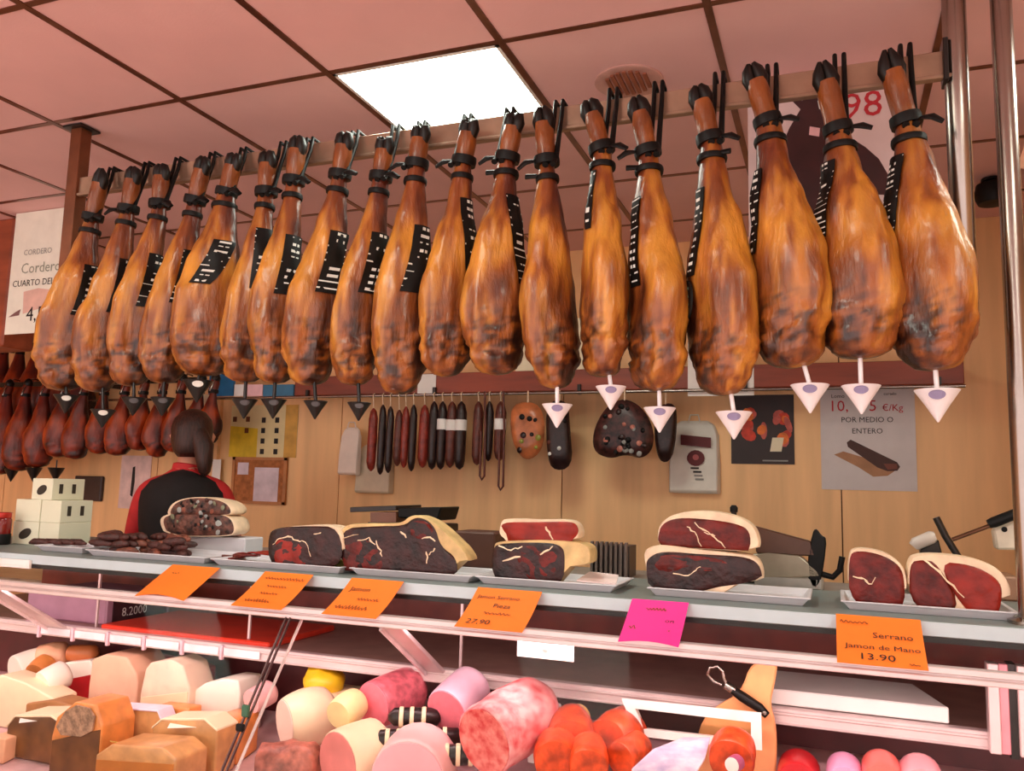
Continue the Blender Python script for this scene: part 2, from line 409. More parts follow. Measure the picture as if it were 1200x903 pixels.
for i, (hf, an, bt, wpx, phid, style) in enumerate(HAMS):
    phi = math.radians(phid)
    A = onY(*an, HY+.01); B = onY(*bt, HY-.02); Hf = onY(*hf, HY+.005)
    # visible half width with unit profile, seen along the line of sight
    mid = B.lerp(A, .27); dv = (mid-CAM); dist = dv.dot(_w); side = V((dv.y, -dv.x, 0)).normalized()
    u = V((math.cos(phi), math.sin(phi), 0)); v = V((-math.sin(phi), math.cos(phi), 0))
    half = math.sqrt((.105*u.dot(side))**2 + (.070*v.dot(side))**2)
    kk = max(.82, min(1.1, (wpx/2/F*dist)/half))
    if i < 9: frm = '%s ham from the bronze post' % ORD[i+1]
    else: frm = '%s ham from the steel end pole' % ORD[19-i]
    det = {'R': 'printed black tag on its shank', 'W': 'broad body and slanting black tag', 'C': 'slim body behind black straps', 'E': 'black printed band down its far edge', '': 'plain golden front and no tag',
           'l': 'a dark strip along its shank', 'L': 'black and white strip on its side', 'O': 'dark oval tag on its side', 'P': 'patterned strip hanging beside it'}[style]
    t = thing('hanging_ham', B, 'cured %s, %s' % (frm, det), 'ham', 'whole hams on the long rail')
    near = -1 if phid > 0 else 1
    h = Ham(A, B, phi, kk, kk, 11+i*3, near)
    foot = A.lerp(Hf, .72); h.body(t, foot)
    ax = (Hf-A).normalized(); sd = ax.cross(V((0,1,0))).normalized(); fw = sd.cross(ax)
    hoof = MB()
    for sgn in (-1, 1):
        c0 = A.lerp(Hf, .62) + sd*(.011*sgn)
        hoof.tube([c0, c0+ax*.025+sd*.004*sgn, c0+ax*.048-fw*.004, A.lerp(Hf, 1.0)+sd*.006*sgn-fw*.010], [.016, .019, .016, .005], 10)
    hoof.build('hoof', M_HOOF, t, smooth=True)
    # straps round the ankle
    def ring_at(c, axis, r, hgt, name, m=M_BLACK):
        return MB().lathe([(r*.7, -hgt/2), (r, -hgt/2), (r*1.04, 0), (r, hgt/2), (r*.7, hgt/2)], c, axis, 18).build(name, m, t, smooth=True)
    up = (A-B).normalized()
    ring_at(A.lerp(Hf, .06), ax, .036, .026, 'ankle_strap')
    ring_at(h.center(.93), up, prof(.93)[0]*kk+.006, .016, 'ankle_strap')
    # bow of the strap
    r = random.Random(50+i); sg = -1 if i in (1, 9, 10, 11, 12, 14) else 1
    kn = A.lerp(Hf, .04)+V((sg*.032, -.02, 0))
    MB().tube([kn, kn+V((sg*.022, -.008, -.004)), kn+V((sg*.045, -.006, -.012-r.uniform(0, .01)))], [.008, .013, .009], 8, .5).build('strap_tail', M_BLACK, t, smooth=True)
    if i in (12, 15, 14, 11):
        kn = kn - V((0, 0, .045)); MB().tube([kn+V((-sg*.01, 0, 0)), kn+V((sg*.022, -.004, 0))], [.009, .011], 8, .6).build('strap_tail', M_BLACK, t, smooth=True)
    # two prongs of the hanger, hooked over the rail
    hs = -1 if 9 <= i <= 11 else 1
    px = A.x + hs*(.006 if i > 15 else .016); topz = RZ+.045+ (.012 if i > 12 else .0)
    lean = (Hf.x-A.x)*.3 if hs > 0 else 0
    for dx in (-.011, .011):
        q = [V((px+dx, HY-.02, A.z-.012)), V((px+dx, HY+.01, A.z+.02)), V((px+dx, RY-.032, RZ+.0)), V((px+dx, RY-.024, topz)), V((px+dx, RY+.016, topz-.002)), V((px+dx, RY+.030, RZ+.02))]
        MB().tube(q, [.009, .008, .0065, .006, .0055, .005], 8).build('hanger_prong', M_BLACK, t, smooth=True)
    # printed tags
    face = -math.pi/2
    def printed(t0, t1, th, wd, seed, rows=7, th1=None, lift=.005, stripes=True):
        b, L = h.ribbon(t0, t1, th, wd, lift, 16, th1)
        o = b.build('printed_tag', M_BLACK, t, smooth=True)
        rr = random.Random(seed); pr = MB(); n = len(L)-1
        for k in range(rows):
            f0 = (k+.25)/rows; f1 = f0+(.42 if rr.random() < .6 else .2)/rows
            def pt(f, j):
                x = f*n; a = int(min(n-1, x)); fr = x-a; c = L[a][j][0].lerp(L[a+1][j][0], fr); return c + L[a][j][1]*.0012
            kind = rr.randint(0, 2)
            js = [(1, 3)] if kind == 0 else ([(1, 2), (2, 3)] if kind == 1 else [(0, 4)])
            for (ja, jb) in js:
                pa, pb, pc, pd = pt(f0, ja), pt(f0, jb), pt(f1, jb), pt(f1, ja)
                if kind == 1: 
                    m_ = (pa+pb)/2; m2 = (pd+pc)/2; pa = pa.lerp(m_, .35); pd = pd.lerp(m2, .35); pb = pb.lerp(m_, .3); pc = pc.lerp(m2, .3)
                if kind == 2: pc = pb.lerp(pc, .5); pd = pa.lerp(pd, .5)
                pr.add([pa, pb, pc, pd], [(0,1,2,3)])
        pr.build('print', M_INKW, o)
        return o
    vis = math.atan2(v.dot(-dv), u.dot(-dv))
    if style in 'RWC' and style:
        o_ = .75 if style == 'R' else .35
        printed(.72 if style != 'C' else .8, .42 if style == 'R' else .47, vis+(o_ if i < 9 else .95), .062 if style != 'C' else .05, i, 9, vis+.35 if style != 'W' else vis-.3)
    if style == 'E': printed(.82, .40, vis+.85, .05, i, 12, vis+1.0)
    if style == 'l': printed(.9, .62, vis-.9, .02, i, 5)
    if style == 'L': printed(.80, .42, vis-1.0, .03, i, 12, vis-1.05)
    if style == 'O':
        printed(.80, .45, vis-1.0, .03, i, 11, vis-1.1)
        c, d = h.surf(.36, vis-1.15, .012); w2 = V((0, 0, 1)); s2 = d.cross(w2).normalized()
        oo = MB().prism([c + s2*(.028*math.cos(a_)) + w2*(.05*math.sin(a_)) for a_ in (2*math.pi*k/20 for k in range(20))], d*.006).build('oval_tag', M_BLACK, t)
        pr = MB()
        for k in range(3):
            z = .022-k*.02; e = c + d*.0068; pr.add([e+s2*-.016+w2*z, e+s2*.016+w2*(z+.012), e+s2*.016+w2*(z+.018), e+s2*-.016+w2*(z+.006)], [(0,1,2,3)])
        pr.build('print', mat('green_print', (120, 150, 130), .6), oo)
    if style == 'P':
        printed(.86, .52, vis-.95, .045, i, 14, vis-1.1, .008)
    ham_objs.append((t, h, vis))

# drip cups: white under the hams by the pole, black under those by the post
M_CUP = mat('cup_white', (246, 240, 244), .4, var=.03); M_CUPB = mat('cup_black', (16, 15, 17), .3, var=.2)
def cup(px, py, ham_i, black, wpx):
    t_, h, vis = ham_objs[ham_i]
    c = onY(px, py, HY-.03); dist = (c-CAM).dot(_w); r = wpx/2/F*dist
    hgt = r*1.5
    nm = ('%s ham from the bronze post' % ORD[ham_i+1]) if ham_i < 9 else ('%s ham from the steel end pole' % ORD[19-ham_i])
    t = thing('drip_cup', c-V((0, 0, hgt)), ('black' if black else 'white') + ' cone drip cup under the ' + nm, 'drip cup', 'cone drip cups under the hams')
    m = M_CUPB if black else M_CUP
    MB().lathe([(.002, -hgt), (r*.5, -hgt*.5), (r, 0), (r*.96, .001), (r*.46, -hgt*.48), (.001, -hgt*.95)], c, n=28).build('cone', m, t, smooth=True)
    topz = h.surf(.03, vis)[0].z+.02
    top = V((h.B.x*.5+c.x*.5, HY-.02, max(topz, c.z+.03)))
    MB().tube([c-V((0, 0, hgt*.8)), c, top], .0055, 8).build('spike', M_CUP if not black else M_CUPB, t, smooth=True)
    # printed oval on the cone
    d = (CAM-c); d.z = 0; d.normalize(); s = V((-d.y, d.x, 0)); pr = MB(); ring = []
    for k in range(18):
        a = 2*math.pi*k/18; ph = .42*math.cos(a); zz = -.2+.14*math.sin(a); rr = r*(1+zz*.68)+.001
        ring.append(c + (d*math.cos(ph)+s*math.sin(ph))*rr + V((0, 0, zz*hgt)))
    pr.add(ring, [tuple(range(18))]); pr.build('logo', mat('cup_logo', (150, 140, 178), .5) if not black else M_INKW if ham_i in (0, 1, 4) else mat('cup_logo_dim', (84, 84, 88), .5), t)
for a in ((653,474,12,0,36),(716,453,13,0,36),(773,478,14,0,38),(860,483,15,0,42),(949,451,16,0,44),(1009,452,17,0,44),(1098,457,18,0,50)): cup(*a)
for a in ((78,463,0,1,28),(121,480,1,1,28),(157,466,2,1,28),(191,466,3,1,28),(232,446,4,1,34),(287,468,5,1,30),(321,468,6,1,30),(370,470,7,1,28),(421,472,8,1,28)): cup(*a)

# ================================================================== COUNTER
X0, X1 = -3.5, 1.3
case = thing('display_case', (-1.3, 2.3, 0), 'refrigerated glass deli display counter with steel top and pink lit rails', 'display case')
M_TOP = mat('counter_steel', (122, 134, 132), .4, metal=.1, var=.06, scale=3)
MB().box(X0, X1, 2.13, 2.62, 1.235, 1.27).build('counter_top', M_TOP, case, bevel=.003)
MB().box(X0, X1, 2.126, 2.131, 1.238, 1.268).build('front_edge', mat('edge_white', (190, 206, 212), .35, var=.03), case)
MB().box(X0, X1, 2.134, 2.15, 1.222, 1.234).build('edge_channel', M_DARKM, case)
b = MB().box(X0, X1, 1.985, 2.02, 1.166, 1.178); b.box(X0, X1, 1.988, 2.016, 1.182, 1.196); b.box(X0, X1, 1.994, 2.012, 1.176, 1.184)
b.build('glass_rail', M_ALU, case, bevel=.002)
for xa, xb in ((X0, -1.425), (-1.415, .372), (.388, X1)):
    MB().prism([V((xa, 2.128, 1.236)), V((xb, 2.128, 1.236)), V((xb, 2.008, 1.197)), V((xa, 2.008, 1.197))], (0, .002, .004)).build('top_pane', M_GLASS, case)
    MB().prism([V((xa, 1.988, 1.166)), V((xb, 1.988, 1.166)), V((xb, 1.70, .74)), V((xa, 1.70, .74))], (0, -.005, .003)).build('front_pane', M_GLASS, case)
MB().box(X0, X1, 1.66, 1.72, .66, .74).build('front_sill', M_ALU, case, bevel=.004)
MB().box(X0, X1, 1.68, 1.74, .08, .66).build('front_panel', mat('front_panel', (205, 200, 196), .4), case)
MB().box(X0, X1, 1.74, 2.60, .0, .08).build('plinth', M_DARKM, case)
# joint of two panes with seals and clip
for xx in (-1.426, -1.412): MB().bar((xx, 1.986, 1.168), (xx, 1.70, .744), .004, .007).build('pane_seal', mat('seal', (96, 74, 74), .3, metal=.5), case)
MB().bar((-1.40, 2.03, 1.17), (-1.40, 1.72, .744), .008, .003).build('pane_edge', mat('pane_edge', (232, 205, 205), .2), case)
c = V((-1.42, 1.835, .945)); MB().box(c.x-.011, c.x+.011, c.y-.014, c.y-.002, c.z-.004, c.z+.026).build('pane_clip', mat('clip_green', (54, 100, 74), .4), case, bevel=.003)
c = V((-1.418, 1.815, .917)); MB().box(c.x-.012, c.x+.012, c.y-.014, c.y-.002, c.z-.006, c.z+.012).build('pane_clip', M_BLACK, case, bevel=.003)
# deck, riser and working shelf
def deck(Y): return .70+(Y-1.75)*.2
def deckl(Y): return deck(Y)-.11
M_DECK = mat('deck_steel', (228, 190, 194), .35, metal=.3)
for xa, xb, df in ((X0, -1.44, deckl), (-1.43, X1, deck)):
    MB().prism([V((xa, 1.73, df(1.72)-.02)), V((xa, 2.52, df(2.52)-.02)), V((xa, 2.52, df(2.52))), V((xa, 1.73, df(1.72)))], (xb-xa, 0, 0)).build('deck', M_DECK, case)
MB().box(-1.442, -1.428, 1.73, 2.52, .50, deck(2.0)+.01).build('deck_divider', M_ALU, case)
MB().box(X0, X1, 2.52, 2.56, .50, .968).build('riser', mat('riser_maroon', (96, 40, 44), .45, var=.2), case)
SZ = 1.0
MB().box(X0, X1, 2.325, 2.95, SZ-.03, SZ-.004).build('work_shelf', mat('shelf_grey', (150, 118, 108), .4, var=.12), case)
b = MB().box(X0, X1, 2.295, 2.325, SZ-.036, SZ+.004); b.box(X0, X1, 2.29, 2.298, SZ-.012, SZ-.004); b.box(X0, X1, 2.29, 2.298, SZ-.036, SZ-.030)
b.build('shelf_rail', M_ALU, case, bevel=.002)
MB().box(X0, X1, 2.94, 2.965, .1, 1.235).build('case_back', M_MAROON, case)
MB().box(X0, X1, 2.60, 2.95, 1.238, 1.262).build('rear_top', mat('rear_top', (150, 150, 146), .35, metal=.4), case)
for k in range(10):
    x = -2.72+k*.165
    if x > -1.75: break
    MB().box(x, x+.012, 2.282, 2.296, SZ-.045, SZ+.002).build('label_clip', mat('clip_pink', (232, 196, 208), .35), case, bevel=.002)
    MB().box(x+.016, x+.158, 2.286, 2.291, SZ-.030, SZ-.006).build('label_holder', mat('label_white', (250, 232, 238), .4), case)
# sloping brackets between rails
for xx, wd in ((-1.115, .072), (-2.64, .10)):
    MB().bar((xx, 2.02, 1.165), (xx, 2.30, SZ-.006), wd, .012, V((0, 1, 0))).build('bracket', M_ALU, case, bevel=.002)
    MB().bar((xx-wd*.36, 2.014, 1.160), (xx-wd*.36, 2.294, SZ-.012), .008, .016, V((0, 1, 0))).build('bracket_rib', mat('rib_white', (250, 226, 230), .3), case)
# end frames where two cases meet
for xa_, xb_, m_ in ((.328, .352, M_ALU), (.352, .372, mat('end_pink', (226, 150, 160), .35, metal=.2)), (.389, .405, M_ALU), (.405, .43, _m['end_pink']), (.43, .45, M_ALU), (.45, .52, _m['end_pink'])):
    MB().box(xa_, xb_, 2.262 if m_ is M_ALU else 2.27, 2.298, SZ-.036, 1.166).build('end_frame', m_, case, bevel=.002)
MB().box(.372, .389, 2.275, 2.32, .955, 1.166).build('end_gap', M_DARKM, case)
for px in (541, 292, 112): 
    q = onY(px, 748, 2.36); MB().box(q.x-.004, q.x+.004, 2.355, 2.362, SZ-.004, 1.235).build('support_rod', M_ALU, case)
# lamp strip under the glass rail: a real tube housing plus its light
MB().box(X0+.05, X1-.05, 2.022, 2.046, 1.170, 1.182).build('lamp_housing', M_WHITE, case)
ld = bpy.data.lights.new('case_lamp', 'AREA'); ld.shape = 'RECTANGLE'; ld.size = X1-X0-.2; ld.size_y = .02; ld.energy = STRIP_POWER; ld.color = (1.0, .62, .64)
lo = bpy.data.objects.new('case_lamp', ld); COL.objects.link(lo); lo.location = ((X0+X1)/2, 2.036, 1.166); lo.rotation_euler = (math.radians(24), 0, 0)

# price notes lying on the sloped glass between counter edge and rail
def note(px_l, px_r, m, lab, seed, lines, curl=0.):
    top_l = onY(px_l, 690, 2.13).x; top_r = onY(px_r, 690, 2.13).x
    P0 = V((top_l, 2.120, 1.272)); P1 = V((top_r, 2.120, 1.272)); Q0 = V((top_l, 1.972, 1.190)); Q1 = V((top_r, 1.972, 1.190))
    n = 8; rows = []
    for k in range(n+1):
        f = k/n; sag = (-.006+.006*curl)*math.sin(math.pi*f)
        rows.append([P0.lerp(Q0, f).lerp(P1.lerp(Q1, f), g/6) + V((0, 0, sag + curl*.012*math.sin(math.pi*g/6)*f)) for g in range(7)])
    vs = [p for r in rows for p in r]; b = MB(); fs = []
    for k in range(n):
        for g in range(6): fs.append((k*7+g, k*7+g+1, (k+1)*7+g+1, (k+1)*7+g))
    N0 = len(vs); vs += [p-V((0, .0004, .0008)) for p in vs]; fs += [tuple(N0+i for i in reversed(f)) for f in fs]
    t = thing('price_note', V(((top_l+top_r)/2, 2.06, 1.2)), lab, 'price note', 'handwritten price notes along the counter edge')
    b.add(vs, fs).build('card', m, t)
    uu = (P1-P0).normalized(); vv = (P0-Q0).normalized(); W = (P1-P0).length; H = (P0-Q0).length
    def surf(f): k = min(n-1, int(f*n)); fr = f*n-k; a = rows[k][0].lerp(rows[k+1][0], fr); return a
    for (kind, fx, fy, arg, sz) in lines:
        k = min(n-1, int(fy*n)); lv = (rows[k][3]-rows[k+1][3]).normalized()
        nn = uu.cross(lv).normalized()
        o = surf(fy) + uu*(fx*W) + nn*.0022
        if kind == 't': text(arg, sz, o, uu, lv, M_INK, t, 'handwriting')
        else: scribble(MB(), o, uu, lv, arg*W, sz, int(arg*14)+2, seed+int(fy*50)).build('handwriting', mat('pencil', (140, 62, 10), .7), t)
note(203, 259, M_ORANGE, 'curling blank-looking orange price note beside the purple scale box end of the counter', 1, [('s', .2, .3, .4, .012), ('s', .2, .5, .25, .012), ('s', .25, .7, .45, .012)], 1.)
note(312, 369, M_ORANGE, 'orange price note touching the joint of the glass panes', 2, [('s', .12, .2, .8, .012), ('s', .3, .4, .4, .01), ('s', .3, .6, .35, .01), ('s', .15, .85, .5, .018)])
note(414, 475, M_ORANGE, 'orange price note just above the sloping bracket of the case', 3, [('t', .14, .32, 'Jamon', .026), ('s', .4, .55, .4, .012), ('s', .12, .82, .6, .022)])
note(562, 637, M_ORANGE, 'orange price note with four lines of writing in front of the stacked ham cuts', 4, [('t', .08, .25, 'Jamon Serrano', .020), ('t', .38, .45, 'Pieza', .024), ('s', .3, .62, .4, .01), ('t', .12, .90, '27,90', .03)])
note(742, 808, M_PINKC, 'bright pink price note on the counter edge', 5, [('s', .3, .25, .35, .012), ('t', .45, .5, 'Jamon', .022), ('s', .1, .7, .7, .016), ('s', .2, .88, .5, .014)], .6)
note(979, 1077, M_ORANGE, 'large orange price note reading 13.90 beside the end of the case', 6, [('s', .05, .17, .33, .010), ('t', .42, .42, 'Serrano', .026), ('t', .10, .66, 'Jamon de Mano', .024), ('t', .24, .90, '13.90', .034), ('s', .8, .95, .12, .006)])

# labels and things on the working shelf
def shelfbox(px0, px1, Y0, Y1, h, name, m, lab, cat, bevel=.004):
    a = onZ(px0, 745, SZ); xa = onY(px0, 745, Y0).x; xb = onY(px1, 745, Y0).x
    return MB().box(xa, xb, Y0, Y1, SZ-.004, SZ-.004+h).build(name, m, None, bevel=bevel, label=lab, cat=cat)
xa, xb = onY(30, 720, 2.40).x, onY(124, 720, 2.40).x
t = thing('scale_box', ((xa+xb)/2, 2.5, SZ-.004), 'purple-grey plastic box with dark side and white lettering on the work shelf', 'box')
MB().box(xa, xb, 2.40, 2.72, SZ-.004, SZ+.10).build('body', mat('box_purple', (170, 128, 150), .4, var=.1), t, bevel=.006)
MB().box(xb-.004, xb+.003, 2.43, 2.70, SZ+.004, SZ+.085).build('dark_side', mat('box_dark', (60, 36, 42), .4), t)
text('8.2000', .046, V((xb+.004, 2.47, SZ+.02)), (0, 1, 0), (0, 0, 1), M_INKW, t)
q = onY(96, 696, 2.397); MB().box(q.x-.05, q.x+.05, 2.395, 2.40, q.z-.012, q.z+.012).build('label', M_PAPER, t)
xa, xb = onY(125, 740, 2.36).x, onY(322, 750, 2.36).x
MB().box(xa, xb, 2.33, 2.72, SZ-.004, SZ+.016).build('cutting_board', mat('red_board', (214, 56, 34), .4, var=.08), None, bevel=.005, label='red plastic cutting board lying on the work shelf', cat='cutting board')
xa, xb = onY(893, 830, 2.32).x, onY(1113, 850, 2.32).x
MB().prism([V((xa, 2.32, SZ+.006)), V((xb, 2.32, SZ+.006)), V((xb-.06, 2.56, SZ+.006)), V((xa-.02, 2.56, SZ+.006))], (0, 0, .038)).build('cutting_board', M_WHITE, None, bevel=.003, label='white plastic cutting board lying on the work shelf rail', cat='cutting board')
xa, xb = onY(607, 757, 2.06).x, onY(673, 765, 2.06).x; q = onY(640, 760, 2.06)
MB().box(xa, xb, 2.055, 2.0575, q.z-.024, q.z+.024).build('price_label', M_PAPER, None, label='blank white card hanging under the glass rail', cat='label')
b = MB(); b.box((xa+xb)/2-.01, (xa+xb)/2+.01, 2.047, 2.056, q.z, 1.172); b.build('clip', M_ALU, bpy.data.objects['price_label'])
xa, xb = onY(-8, 668, 2.12).x, onY(35, 668, 2.12).x
MB().box(xa, xb, 2.116, 2.1245, 1.222, 1.250).build('price_label', M_PAPER, None, label='blank white strip stuck to the counter edge near the cartons', cat='label')

# ================================================================== TRAYS AND HAM CUTS ON THE COUNTER
CT = 1.27
M_TRAY = mat('tray_white', (216, 214, 220), .35, var=.03)
def tray(px_l, px_r, y0, y1, lab, h=.022, rot=0.):
    xa = onY(px_l, 680, y0).x; xb = onY(px_r, 690, y0).x
    def rect(i, z): return [V((xa+i, y0+i, z)), V((xb-i, y0+i, z)), V((xb-i, y1-i, z)), V((xa+i, y1-i, z))]
    o = MB().loft([rect(.02, CT), rect(.006, CT+h*.8), rect(0, CT+h*.85), rect(0, CT+h), rect(.010, CT+h), rect(.022, CT+.006)]).build('tray', M_TRAY, None, bevel=.0015, label=lab, cat='tray', group='white trays on the counter')
    return o
def prism_round(pts, depth, m, name, parent, back=.86, r=.008, lift=V((0,0,0)), **kw):
    """cut piece: flat face towards -Y, rounded off behind"""
    pts = [V(p) for p in pts]
    zmin = min(p.z for p in pts)
    rings = [scale_poly(pts, .985), pts]
    for f, s_ in ((.12, 1.02), (.5, 1.0), (.85, back), (1., back*.75)):
        q = []
        c = sum(pts, V((0,0,0)))/len(pts)
        for p in pts:
            z = zmin+(c.z+(p.z-c.z)*s_-zmin); z = max(z, zmin) if s_ < 1 else max(zmin, z)
            if p.z-zmin < .01: z = p.z
            q.append(V((c.x+(p.x-c.x)*s_, p.y+depth*f, z)))
        rings.append(q)
    rings[0] = [p+V((0, .0, 0)) for p in rings[0]]; rings[1] = [p+V((0, .004, 0)) for p in rings[1]]
    return MB().loft(rings).build(name, m, parent, smooth=True, **kw)
def cut(px, Y, depth, lab, faces, seams=(), fat=M_FAT, base=None, back=.86):
    """a ham cut traced on the plane of its cut face; faces: (outline px, material), seams: polyline px"""
    base = CT+.008 if base is None else base
    pts = smooth_poly(outline(px, Y), 2)
    zmin = min(p.z for p in pts); pts = [V((p.x, p.y, max(base, p.z if p.z-zmin > .004 else base))) for p in pts]
    c = sum(pts, V((0,0,0)))/len(pts)
    t = thing('ham_cut', V((c.x, Y+depth/2, base)), lab, 'ham cut', 'ham cuts on the white trays')
    prism_round(pts, depth, fat, 'fat_layer', t, back)
    for k, (fp, m) in enumerate(faces):
        q = [V((p.x, p.y, base+.003 if (p.z-zmin) < .012 else p.z)) for p in outline(fp, Y-.0015)]
        q = scale_poly(smooth_poly(q, 2), 1.06); q = [V((p.x, p.y, base+.002 if p.z < base+.018 else p.z)) for p in q]
        # domed, uneven lean face
        cc = sum(q, V((0,0,0)))/len(q); rings = [[p+V((0, .003, 0)) for p in q], q]
        for s_, d in ((.93, .003), (.8, .004), (.55, .0045), (.25, .005)):
            rings.append([cc+(p-cc)*s_ + V((0, -d+nz3(p*s_, 40, k)*.004, 0)) for p in q])
        MB().loft(rings).build('lean_meat', m, t, smooth=True)
    for sp in seams:
        w_ = .0028; b = MB(); P0_ = [onY(x, y, Y-.007) for x, y in sp]; P = []
        for p_, q_ in zip(P0_, P0_[1:]):
            for f_ in (0, .33, .66): g_ = p_.lerp(q_, f_); P.append(g_+V((rnd.uniform(-.003, .003), 0, rnd.uniform(-.003, .003))))
        P.append(P0_[-1])
        b.tube(P, [.0008+w_*(.3+1.0*rnd.random())*math.sin(math.pi*(k_+.5)/len(P))**.5 for k_ in range(len(P))], 6, .5).build('fat_seam', M_FAT, t, smooth=True)
    return t

# seen from the steel pole leftwards
tray(985, 1194, 2.21, 2.46, 'white tray holding two ham cuts next to the steel pole')
cut([(994,648),(1003,642),(1020,643),(1040,648),(1056,660),(1063,676),(1062,697),(994,697)], 2.235, .12, 'dark half ham cut with white fat arc, beside the larger oval cut',
    [([(996,652),(1006,646),(1030,650),(1050,660),(1058,674),(1058,694),(997,694)], M_LEAN)], [[(1000,674),(1014,678),(1022,685),(1026,676)]])
cut([(1064,655),(1080,649),(1115,650),(1150,656),(1173,668),(1185,688),(1184,703),(1064,700)], 2.235, .15, 'large oval ham cut with red face, last on the tray by the steel pole',
    [([(1066,660),(1082,657),(1098,660),(1128,698),(1068,698)], M_LEAN), ([(1100,659),(1140,663),(1165,676),(1174,690),(1168,701),(1132,699)], M_LEANR)], [[(1082,655),(1096,664),(1110,680),(1130,700)]])
tray(758, 950, 2.21, 2.44, 'white tray holding two stacked ham cuts beside the slicer')
t1 = cut([(754,646),(764,640),(780,638),(820,644),(860,648),(885,652),(893,666),(893,684),(760,682),(756,662)], 2.235, .15, 'lower ham cut of the pair stacked beside the slicer',
    [([(762,654),(778,646),(820,650),(868,652),(886,660),(890,682),(764,678),(760,664)], M_LEAND), ([(764,656),(782,648),(850,654),(856,668),(800,672),(766,668)], M_LEAN)], [[(790,672),(806,674),(816,668),(821,664)]])
cut([(770,630),(772,615),(785,604),(805,599),(830,598),(860,603),(882,614),(890,632),(888,646),(772,638)], 2.25, .14, 'upper ham cut of the pair stacked beside the slicer',
    [([(774,628),(778,614),(795,607),(830,609),(862,614),(876,622),(876,646),(840,644),(774,634)], M_LEAN)], [[(806,616),(814,624),(822,640)], [(814,612),(830,624),(842,634),(850,642)], [(826,622),(838,628)]], base=onY(800, 642, 2.25).z)
tray(556, 722, 2.20, 2.42, 'white tray with two stacked cuts and folded paper')
cut([(578,640),(582,634),(640,632),(688,636),(693,650),(690,665),(580,660)], 2.225, .14, 'flat marbled ham cut with yellow fat end, lower of a stack',
    [([(579,642),(590,637),(640,636),(656,640),(660,650),(658,664),(580,660)], M_LEAND), ([(600,640),(640,638),(654,644),(654,662),(620,660)], M_LEAN)], [[(585,640),(600,644),(612,640)], [(632,650),(642,645),(648,640)], [(590,656),(610,652)]], fat=M_FATY)
cut([(584,628),(586,612),(592,607),(625,609),(660,608),(674,612),(679,624),(676,634),(600,634)], 2.24, .12, 'smooth red ham cut on top of the marbled one',
    [([(588,612),(630,612),(662,611),(674,614),(676,626),(660,633),(605,631),(594,624)], M_LEANR)], [[(640,616),(643,624),(648,632)]], base=onY(630, 637, 2.24).z)
MB().prism([V((onY(676, 660, 2.23).x, 2.23, CT+.022)), V((onY(722, 665, 2.23).x, 2.23, CT+.020)), V((onY(724, 660, 2.35).x, 2.36, CT+.03)), V((onY(690, 660, 2.35).x, 2.36, CT+.034))], (0, 0, .004)).build('paper_sheet', mat('pink_paper', (244, 222, 220), .8), None, label='pinkish butcher paper lying on the tray beside the cuts', cat='paper')
tray(408, 552, 2.19, 2.42, 'white tray holding a long dark ham cut with yellow rind')
cut([(398,620),(410,613),(450,614),(472,612),(480,604),(492,604),(508,612),(530,632),(548,650),(549,660),(400,652)], 2.215, .13, 'long dark ham cut with pale fat arc and yellow rind end',
    [([(402,620),(440,617),(474,617),(484,608),(495,608),(508,618),(514,640),(532,652),(533,660),(402,653)], M_LEAND), ([(478,614),(492,608),(504,614),(510,626),(500,634),(482,630)], M_LEAN), ([(402,632),(430,628),(450,640),(452,654),(404,652)], M_LEAN)],
    [[(404,644),(400,630),(420,626)], [(420,634),(432,630),(440,638)], [(494,632),(504,628),(510,634)], [(499,645),(501,651),(500,660)], [(509,643),(503,650)], [(470,622),(476,630)], [(440,634),(446,646),(448,652)]], fat=M_FATY)
tray(244, 398, 2.18, 2.42, 'white tray holding a dark ham cut beside the long one')
cut([(314,630),(320,620),(345,616),(385,614),(402,622),(403,655),(316,652)], 2.205, .13, 'blackish ham cut with a pale red cut corner',
    [([(316,628),(324,619),(360,617),(396,618),(400,654),(318,652)], M_LEAND), ([(321,636),(328,629),(342,630),(356,636),(362,653),(322,651)], M_LEANR)], [[(320,638),(326,630),(338,628),(348,633),(358,634),(364,652)], [(368,626),(376,624)]])
MB().prism(outline([(392,612),(404,604),(424,602),(430,614),(424,618),(394,618)], 2.30), (0, .06, 0)).build('wrapped_cheese', mat('yellow_wrap', (236, 222, 128), .5), None, bevel=.006, label='yellow wrapped wedge behind the long ham cut', cat='cheese').location.z = CT+.0
tray(96, 238, 2.19, 2.43, 'wide white tray full of small dried sausages')
tray(36, 92, 2.22, 2.38, 'small paper-lined tray near the cartons')
M_SAUS = mat('dry_sausage', (74, 34, 28), .5, var=.4, scale=40, bump=.5, bscale=90)
M_SAUS2 = mat('dry_sausage_pale', (128, 70, 52), .5, var=.4, scale=40, bump=.5, bscale=90)
r = random.Random(3)
for k in range(56):
    px = r.uniform(116, 226); Y = r.uniform(2.225, 2.38); z = CT+.020+(.022 if k > 18 else 0)+(.022 if k > 38 else 0)
    c = V((onY(px, 640, Y).x, Y, z)); a = r.uniform(-.6, .6); L_ = r.uniform(.03, .048); d = V((math.cos(a), math.sin(a), r.uniform(-.1, .1)))
    MB().tube([c-d*L_, c-d*L_*.8, c-d*L_*.3, c+d*L_*.3+V((0,0,.002)), c+d*L_*.8, c+d*L_], [.004, .010, .013, .013, .010, .003], 9).build('dried_sausage', M_SAUS if r.random() < .7 else M_SAUS2, None, smooth=True, label='small dried sausage in the heap on the wide tray', cat='sausage', group='dried sausages heaped on a tray')
